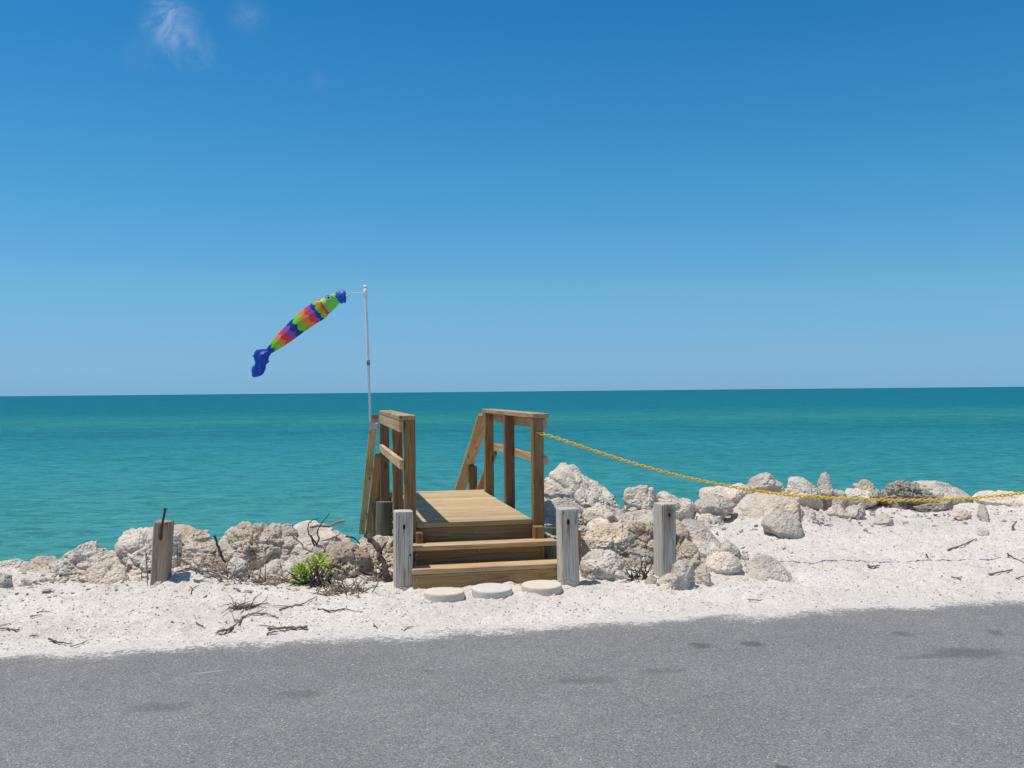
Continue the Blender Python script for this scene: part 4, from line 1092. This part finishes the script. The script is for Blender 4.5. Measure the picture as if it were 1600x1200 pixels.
stick('crooked brown twig on the pale rock right of the pitted tan boulder', [(452, 833), (461, 841), (471, 849), (476, 857), (484, 861), (475, 868), (466, 876)], 2.5, 'twig', [7.72, 7.72, 7.7, 7.68, 7.65, 7.6, 7.55], 'twig', 'twig', BG, 0.8)
stick('slender bent twig rising right above the green plant', [(506, 868), (508, 856), (514, 845), (524, 839), (533, 832)], 2.4, 'twig', [7.5, 7.5, 7.55, 7.6, 7.65], 'twig', 'twig', BG, 0.6)
stick('small dark twig over the rubble right of the pale rock', [(541, 838), (552, 840), (558, 845), (562, 850)], 3, 'twig_dark', [7.7] * 4, 'twig', 'twig', BG, 0.6)
stick('dark upright stick leaning left in front of the pitted tan boulder', [(351, 879), (345, 864), (339, 850), (334.5, 837)], 4, 'twig_dark', [7.2] * 4, 'twig', 'twig', BG, 0.9)
stick('thin straight stick standing just right of the post with a bolt', [(277, 886), (277, 870), (276.5, 857)], 2, 'twig', [7.2] * 3, 'twig', 'twig', BG, 0.9)
stick('thin straight stick standing just left of the post with a bolt', [(230, 912), (230, 890), (229, 870)], 2.2, 'twig', [6.9] * 3, 'twig', 'twig', BG, 0.9)
stick('short pale stick standing beside the foot of the square topped rock', [(221, 905), (221.5, 894), (222, 884)], 1.6, 'twig_pale', [6.95] * 3, 'twig', 'twig', BG, 0.8)
stick('long dead branch lying against the rocks right of the post with a bolt', [(281, 872), (295, 881), (310, 891), (330, 893), (345, 899), (357, 905)], 4, 'twig', [7.15, 7.12, 7.08, 7.08, 7.02, 6.98], 'dead_branch', 'branch', BG, 0.6, ([[(310, 891), (318, 885), (325, 886)], 2], [[(325, 893), (322, 883)], 1.6], [[(340, 897), (348, 888), (356, 880)], 1.8]))
stick('forked dead branch with a root end on the sand below the dry weed', [(340, 990), (360, 985), (375, 972), (388, 963), (405, 961), (420, 963), (435, 968)], 5, 'twig', None, 'dead_branch', 'branch', 'dead twigs lying on the sand', 0.5, ([[(360, 985), (350, 993)], 4], [[(375, 972), (366, 970), (362, 957)], 2.5], [[(395, 962), (412, 955)], 2], [[(350, 986), (336, 992)], 3]))
stick('thick bleached stick lying level at the edge of the road', [(418, 985.5), (440, 985), (462, 984), (480, 983)], 5.5, 'twig', None, 'driftwood', 'driftwood', 'dead twigs lying on the sand', 1.1, ([[(440, 985), (420, 981), (400, 980)], 2.2],))
stick('short thick piece of wood beside the bleached stick near the road', [(417, 993), (428, 990), (434, 989)], 4.5, 'twig', None)
stick('curved bent stick on the sand left of the stepping stones', [(497, 953.5), (515, 957), (530, 955), (538, 953), (550, 956), (568, 958)], 3.2, 'twig_dark', None, 'twig', 'twig', 'dead twigs lying on the sand', 0.3)
stick('slim branch lying on the slope below the green plant', [(436, 955), (455, 950), (472, 946), (484, 940), (495, 934)], 3.4, 'twig', None, 'twig', 'twig', 'dead twigs lying on the sand', 0.5, ([[(455, 950), (440, 949), (424, 949)], 2],))
stick('blunt grey stick near the road at the lower left', [(77, 1001), (90, 1006), (113, 1009)], 4.5, 'twig_dark', None, taper=0.4)
stick('curved twig rising right beside the blunt grey stick', [(110, 1013), (125, 1008), (139, 1001.5)], 3, 'twig', None)
stick('twig lying at the left edge of the sand, lower one', [(-8, 984), (12, 985), (26, 987), (31, 983)], 4, 'twig', None)
stick('twig lying at the left edge of the sand, upper one', [(-6, 981), (16, 976)], 2.5, 'twig', None)
stick('thin twig on the sand below the sloping rough rock, longer lower one', [(47, 965), (66, 962)], 2.6, 'twig_dark', None)
stick('thin twig on the sand below the sloping rough rock, straight upper one', [(57, 959), (79, 956.5)], 2, 'twig_dark', None)
stick('tiny twig midway between the sloping rock and the road', [(46, 995.5), (60, 994.5)], 2, 'twig_dark', None)
stick('small forked twig on the mound below the post with a bolt', [(298, 930), (301, 922), (311, 916)], 2.2, 'twig_dark', None, branches=([[(301, 922), (296, 917)], 1.6],))
stick('dark little twig on the slope left of the dry weed', [(306, 975), (318, 981)], 3, 'twig_dark', None)
stick('twig standing up on the sand beside the forked dead branch', [(349, 982), (352, 973), (354, 970)], 3, 'twig', [6.05, 6.06, 6.06])
stick('little hooked twig at the edge of the road below the stepping stones', [(631, 988), (636, 983), (645, 980)], 2.4, 'twig_dark', None)
stick('short slanting twig on the sand below the left grey post', [(583, 977), (590, 983)], 3, 'twig', None)
stick('very thin straight straw lying on the road edge', [(549, 1002), (576, 1000.5)], 1.4, 'twig', None)
stick('thick forked stick half way up the open sand on the right', [(1481, 861), (1492, 857.5), (1508, 852), (1526, 844)], 3.6, 'twig', None, 'twig', 'twig', 'dead twigs lying on the sand', 0.55)
stick('flat brown sliver of bark on the sand near the right edge', [(1545, 900), (1562, 897), (1582, 892.5)], 4.2, 'twig', None, taper=0.6)
stick('dark straight twig lying at the right edge of the sand', [(1574, 867), (1585, 874), (1602, 882)], 3, 'twig_dark', None)
stick('upright curl of brown bark on the sand by the right edge', [(1585, 830), (1583, 822), (1588, 814)], 5, 'twig', [8.55] * 3, taper=0.4)
stick('small dark twig right of the half buried grey rock', [(1447, 868), (1450, 873)], 3.4, 'twig_dark', None)
stick('dark scrap of weed on the sand left of the bark sliver', [(1486, 903), (1496, 905), (1503, 902)], 2.6, 'twig_dark', None, branches=([[(1496, 905), (1502, 908)], 2],))
stick('scrap of twig on the sand at the right edge below the bark', [(1588, 906), (1600, 902)], 3, 'twig_dark', None)
stick('small brown chip of wood on the sand near the road on the right', [(1170, 939), (1190, 940)], 3, 'twig', None)
stick('thin upright twig beside the broad bellied boulder', [(1172, 883), (1169, 873), (1167, 862)], 1.8, 'twig_dark', [7.35] * 3)
stick('short upright stake under the chain in the sand', [(1287, 796), (1286.5, 786), (1285, 776)], 4.0, 'twig', [8.75] * 3, taper=1.0)
stick('brown crumb of weed in the middle of the open sand', [(1356, 886), (1366, 888), (1374, 886)], 5, 'twig', None)
stick('stick lying along the foot of the cream boulder', [(922, 912), (945, 918), (965, 916), (990, 921)], 3.5, 'twig_pale', [7.0, 6.98, 6.98, 6.95], taper=0.6)
stick('pale root curling at the foot of the right grey post', [(872, 910), (880, 905), (888, 904), (896, 908), (905, 913)], 2.2, 'twig_pale', [6.85] * 5, taper=0.7)

def brush(label, px, py, n, w, h, th, seed, name='dry_brush', mat='twig', Yoff=0.0, flatn=0.5):
    rg = random.Random(seed); g = gp(px, py); m_ = g[1] / F
    root = Vector((g[0], g[1] + Yoff, g[2]))
    mb = MB()
    for i in range(n):
        a = rg.uniform(0, 2 * math.pi); r0 = rg.random() ** 0.7
        p = Vector((math.cos(a) * r0 * w * m_ * .5, math.sin(a) * r0 * w * m_ * .35, 0))
        d = Vector((rg.gauss(0, 1), rg.gauss(0, .6), abs(rg.gauss(0, 1)) * flatn)).normalized()
        L = rg.uniform(.3, 1) * h * m_
        q = [p]
        for k in range(4):
            d = (d + Vector((rg.gauss(0, .35), rg.gauss(0, .35), rg.gauss(0, .3)))).normalized()
            nx_ = q[-1] + d * L / 4
            zz = zg(root.x + nx_.x, root.y + nx_.y)[0] - root.z + 0.006
            nx_.z = max(nx_.z, zz); q.append(nx_)
        q[0].z = zg(root.x + p.x, root.y + p.y)[0] - root.z
        mb.tube(q, [th * m_ * .5 * f_ for f_ in (1, .9, .75, .6, .35)], 5, True, .1)
    o = mb.build(name, M[mat], None, True); o.location = root
    return tag(o, label, 'dry brush', 'clumps of dry brush')
brush('dry brown weed sprawling down the sand slope left of the green plant', 380, 948, 46, 34, 38, 1.8, 5, flatn=0.12)
brush('tangle of dead roots under the green plant', 498, 914, 46, 44, 42, 3.0, 6, mat='twig_dark')
brush('dry twigs scattered in front of the crusty rock by the left grey post', 538, 926, 70, 90, 40, 2.2, 7)
brush('dry brush piled against the rocks right of the post with a bolt', 345, 898, 60, 95, 40, 2.0, 8, Yoff=0.05)
brush('brush and dead stems between the stump and the left grey post', 590, 908, 45, 42, 40, 2.6, 9, Yoff=0.05)
brush('dry twigs on the sand below the pitted tan boulder', 430, 908, 45, 85, 45, 2.2, 10)
brush('black tangle of dead stems between the cream boulder and the second grey post', 1004, 908, 26, 34, 40, 2.6, 12, mat='twig_dark', Yoff=0.08, flatn=0.8)

# ------------------------------------------------------------------ succulent plant
def mat_leaf():
    t = NT('succulent_leaf'); a = t.new('ShaderNodeAttribute'); a.attribute_name = 'rnd'
    c = t.mix(a.outputs['Fac'], (0.22, 0.42, 0.015), (0.66, 0.80, 0.07))
    t.b.inputs['Subsurface Weight'].default_value = 0.0
    tr = t.new('ShaderNodeBsdfTranslucent'); t.con(c, tr.inputs['Color'])
    ms = t.new('ShaderNodeMixShader'); ms.inputs[0].default_value = 0.25
    t.fin(c, 0.4); t.con(t.b.outputs[0], ms.inputs[1]); t.con(tr.outputs[0], ms.inputs[2]); t.con(ms.outputs[0], t.out.inputs['Surface'])
    return t.m
pb = gp(486, 914)
plant = empty('succulent_plant', (pb[0], pb[1], pb[2])); tag(plant, 'bright green fleshy leaved plant growing at the foot of the rocks', 'plant')
LEAF = MB(); STEM = MB()
rg = random.Random(3)
m_ = pb[1] / F
for (px, py, R, n) in ((472, 897, 21, 80), (498, 880, 16, 55), (470, 909, 14, 30), (508, 899, 9, 14), (487, 888, 9, 8)):
    c0 = Vector(atY(px, py, pb[1] + 0.02)) - plant.location
    for i in range(n):
        d = Vector((rg.gauss(0, 1), rg.gauss(0, 1), rg.gauss(0.25, .8))).normalized()
        rad = R * m_ * rg.uniform(.35, 1.05)
        base = c0 + Vector((d.x, d.y * .8, d.z * .85)) * rad * .7
        ld = (d + Vector((rg.gauss(0, .45), rg.gauss(0, .45), rg.gauss(.35, .4)))).normalized()
        L = rg.uniform(.036, .062); w = rg.uniform(.0055, .0085)
        sd_ = ld.cross(Vector((rg.gauss(0, 1), rg.gauss(0, 1), rg.gauss(0, 1)))).normalized(); nn = sd_.cross(ld)
        V = []; rows = ((0, .35), (.3, .8), (.6, 1), (.85, .75), (1, .15))
        for (tt, ww) in rows:
            p = base + ld * L * tt + nn * 0.18 * L * tt * tt
            for (a_, b_) in ((1, 0), (0, .45), (-1, 0), (0, -.45)): V.append(p + sd_ * w * ww * a_ + nn * w * ww * b_)
        Fc = [(k * 4 + j, k * 4 + (j + 1) % 4, (k + 1) * 4 + (j + 1) % 4, (k + 1) * 4 + j) for k in range(4) for j in range(4)] + [(16, 17, 18, 19)]
        LEAF.add(V, Fc, rg.random())
        if i % 4 == 0: STEM.tube([c0 * 0.3 + Vector((0, 0, -.02)), c0.lerp(base, .5), base], .003, 5)
LEAF.build('leaves', mat_leaf(), plant, True)
STEM.build('stems', M['twig'], plant, True)

# ------------------------------------------------------------------ loose shell grit and rubble (uncountable)
def grit(name, n, sampler, smin, smax, mat, label, cat, up=0.3):
    base = np.array([(1, 0, 0), (-1, 0, 0), (0, 1, 0), (0, -1, 0), (0, 0, 1), (0, 0, -1)], float)
    fc = np.array([(0, 2, 4), (2, 1, 4), (1, 3, 4), (3, 0, 4), (2, 0, 5), (1, 2, 5), (3, 1, 5), (0, 3, 5)])
    x, y = sampler(n); z = zg(x, y)
    s = smin + (smax - smin) * RNG.random(n) ** 2.5
    V = np.zeros((n, 6, 3)); q = RNG.normal(size=(n, 3, 3)); 
    rot = np.linalg.qr(q)[0]
    sh = base[None] * (s[:, None, None] * np.array([1.0, 0.75, 0.45])[None, None]) * RNG.uniform(.6, 1.3, (n, 6, 1))
    V = np.einsum('nij,nkj->nki', rot, sh); V[:, :, 2] *= 0.7
    V += np.stack([x, y, z + up * s * 0.5], 1)[:, None]
    Fa = (fc[None] + 6 * np.arange(n)[:, None, None]).reshape(-1, 3)
    me = mesh_np(name, V.reshape(-1, 3), Fa, False)
    point_attr(me, 'rnd', np.repeat(RNG.random(n), 6))
    o = link(name, me, mat); tag(o, label, cat, None, 'stuff'); return o
def mat_grit(name, a, b, c):
    t = NT(name); at = t.new('ShaderNodeAttribute'); at.attribute_name = 'rnd'
    r = t.new('ShaderNodeValToRGB'); t.con(at.outputs['Fac'], r.inputs[0]); e = r.color_ramp.elements
    e[0].color = a + (1,); e[1].color = c + (1,); k = e.new(0.45); k.color = b + (1,)
    return t.fin(r.outputs[0], 0.85)
def on_sand(n):
    x = RNG.uniform(-5.2, 6.6, n); cr = np.interp(x, CR_X, CR_Y); e0 = EDGE0 + EDGE1 * x
    return x, e0 + 0.02 + (cr - e0 + 0.2) * RNG.random(n) ** 1.15
grit('shell_grit', 15000, on_sand, 0.003, 0.013, mat_grit('shell_bits', (0.16, 0.12, 0.09), (0.55, 0.48, 0.41), (0.84, 0.81, 0.77)), 'broken shell and grit strewn over the white sand', 'shell grit')
def near_rocks(n):
    xs_, ys_ = [], []
    spots = [(x_, y_, s_) for (x_, y_, s_) in ((-2.2, 7.35, .35), (-1.9, 7.2, .35), (-1.45, 7.2, .4), (-1.05, 7.5, .28), (-3.6, 7.2, .5), (-2.9, 7.2, .4), (0.75, 7.6, .35), (1.1, 7.4, .3), (1.5, 7.6, .35), (2.6, 8.9, .45), (3.4, 9.4, .5), (4.6, 9.5, .6), (0.3, 8.0, .5), (-0.9, 8.1, .3))]
    k = RNG.integers(0, len(spots), n); S = np.array(spots)[k]
    return S[:, 0] + RNG.normal(size=n) * S[:, 2], S[:, 1] + RNG.normal(size=n) * S[:, 2] * .5
grit('rock_rubble', 2600, near_rocks, 0.007, 0.045, mat_grit('rubble_bits', (0.26, 0.21, 0.16), (0.46, 0.39, 0.32), (0.62, 0.56, 0.49)), 'small broken stones and shell crumbs lying between the rocks', 'rubble')
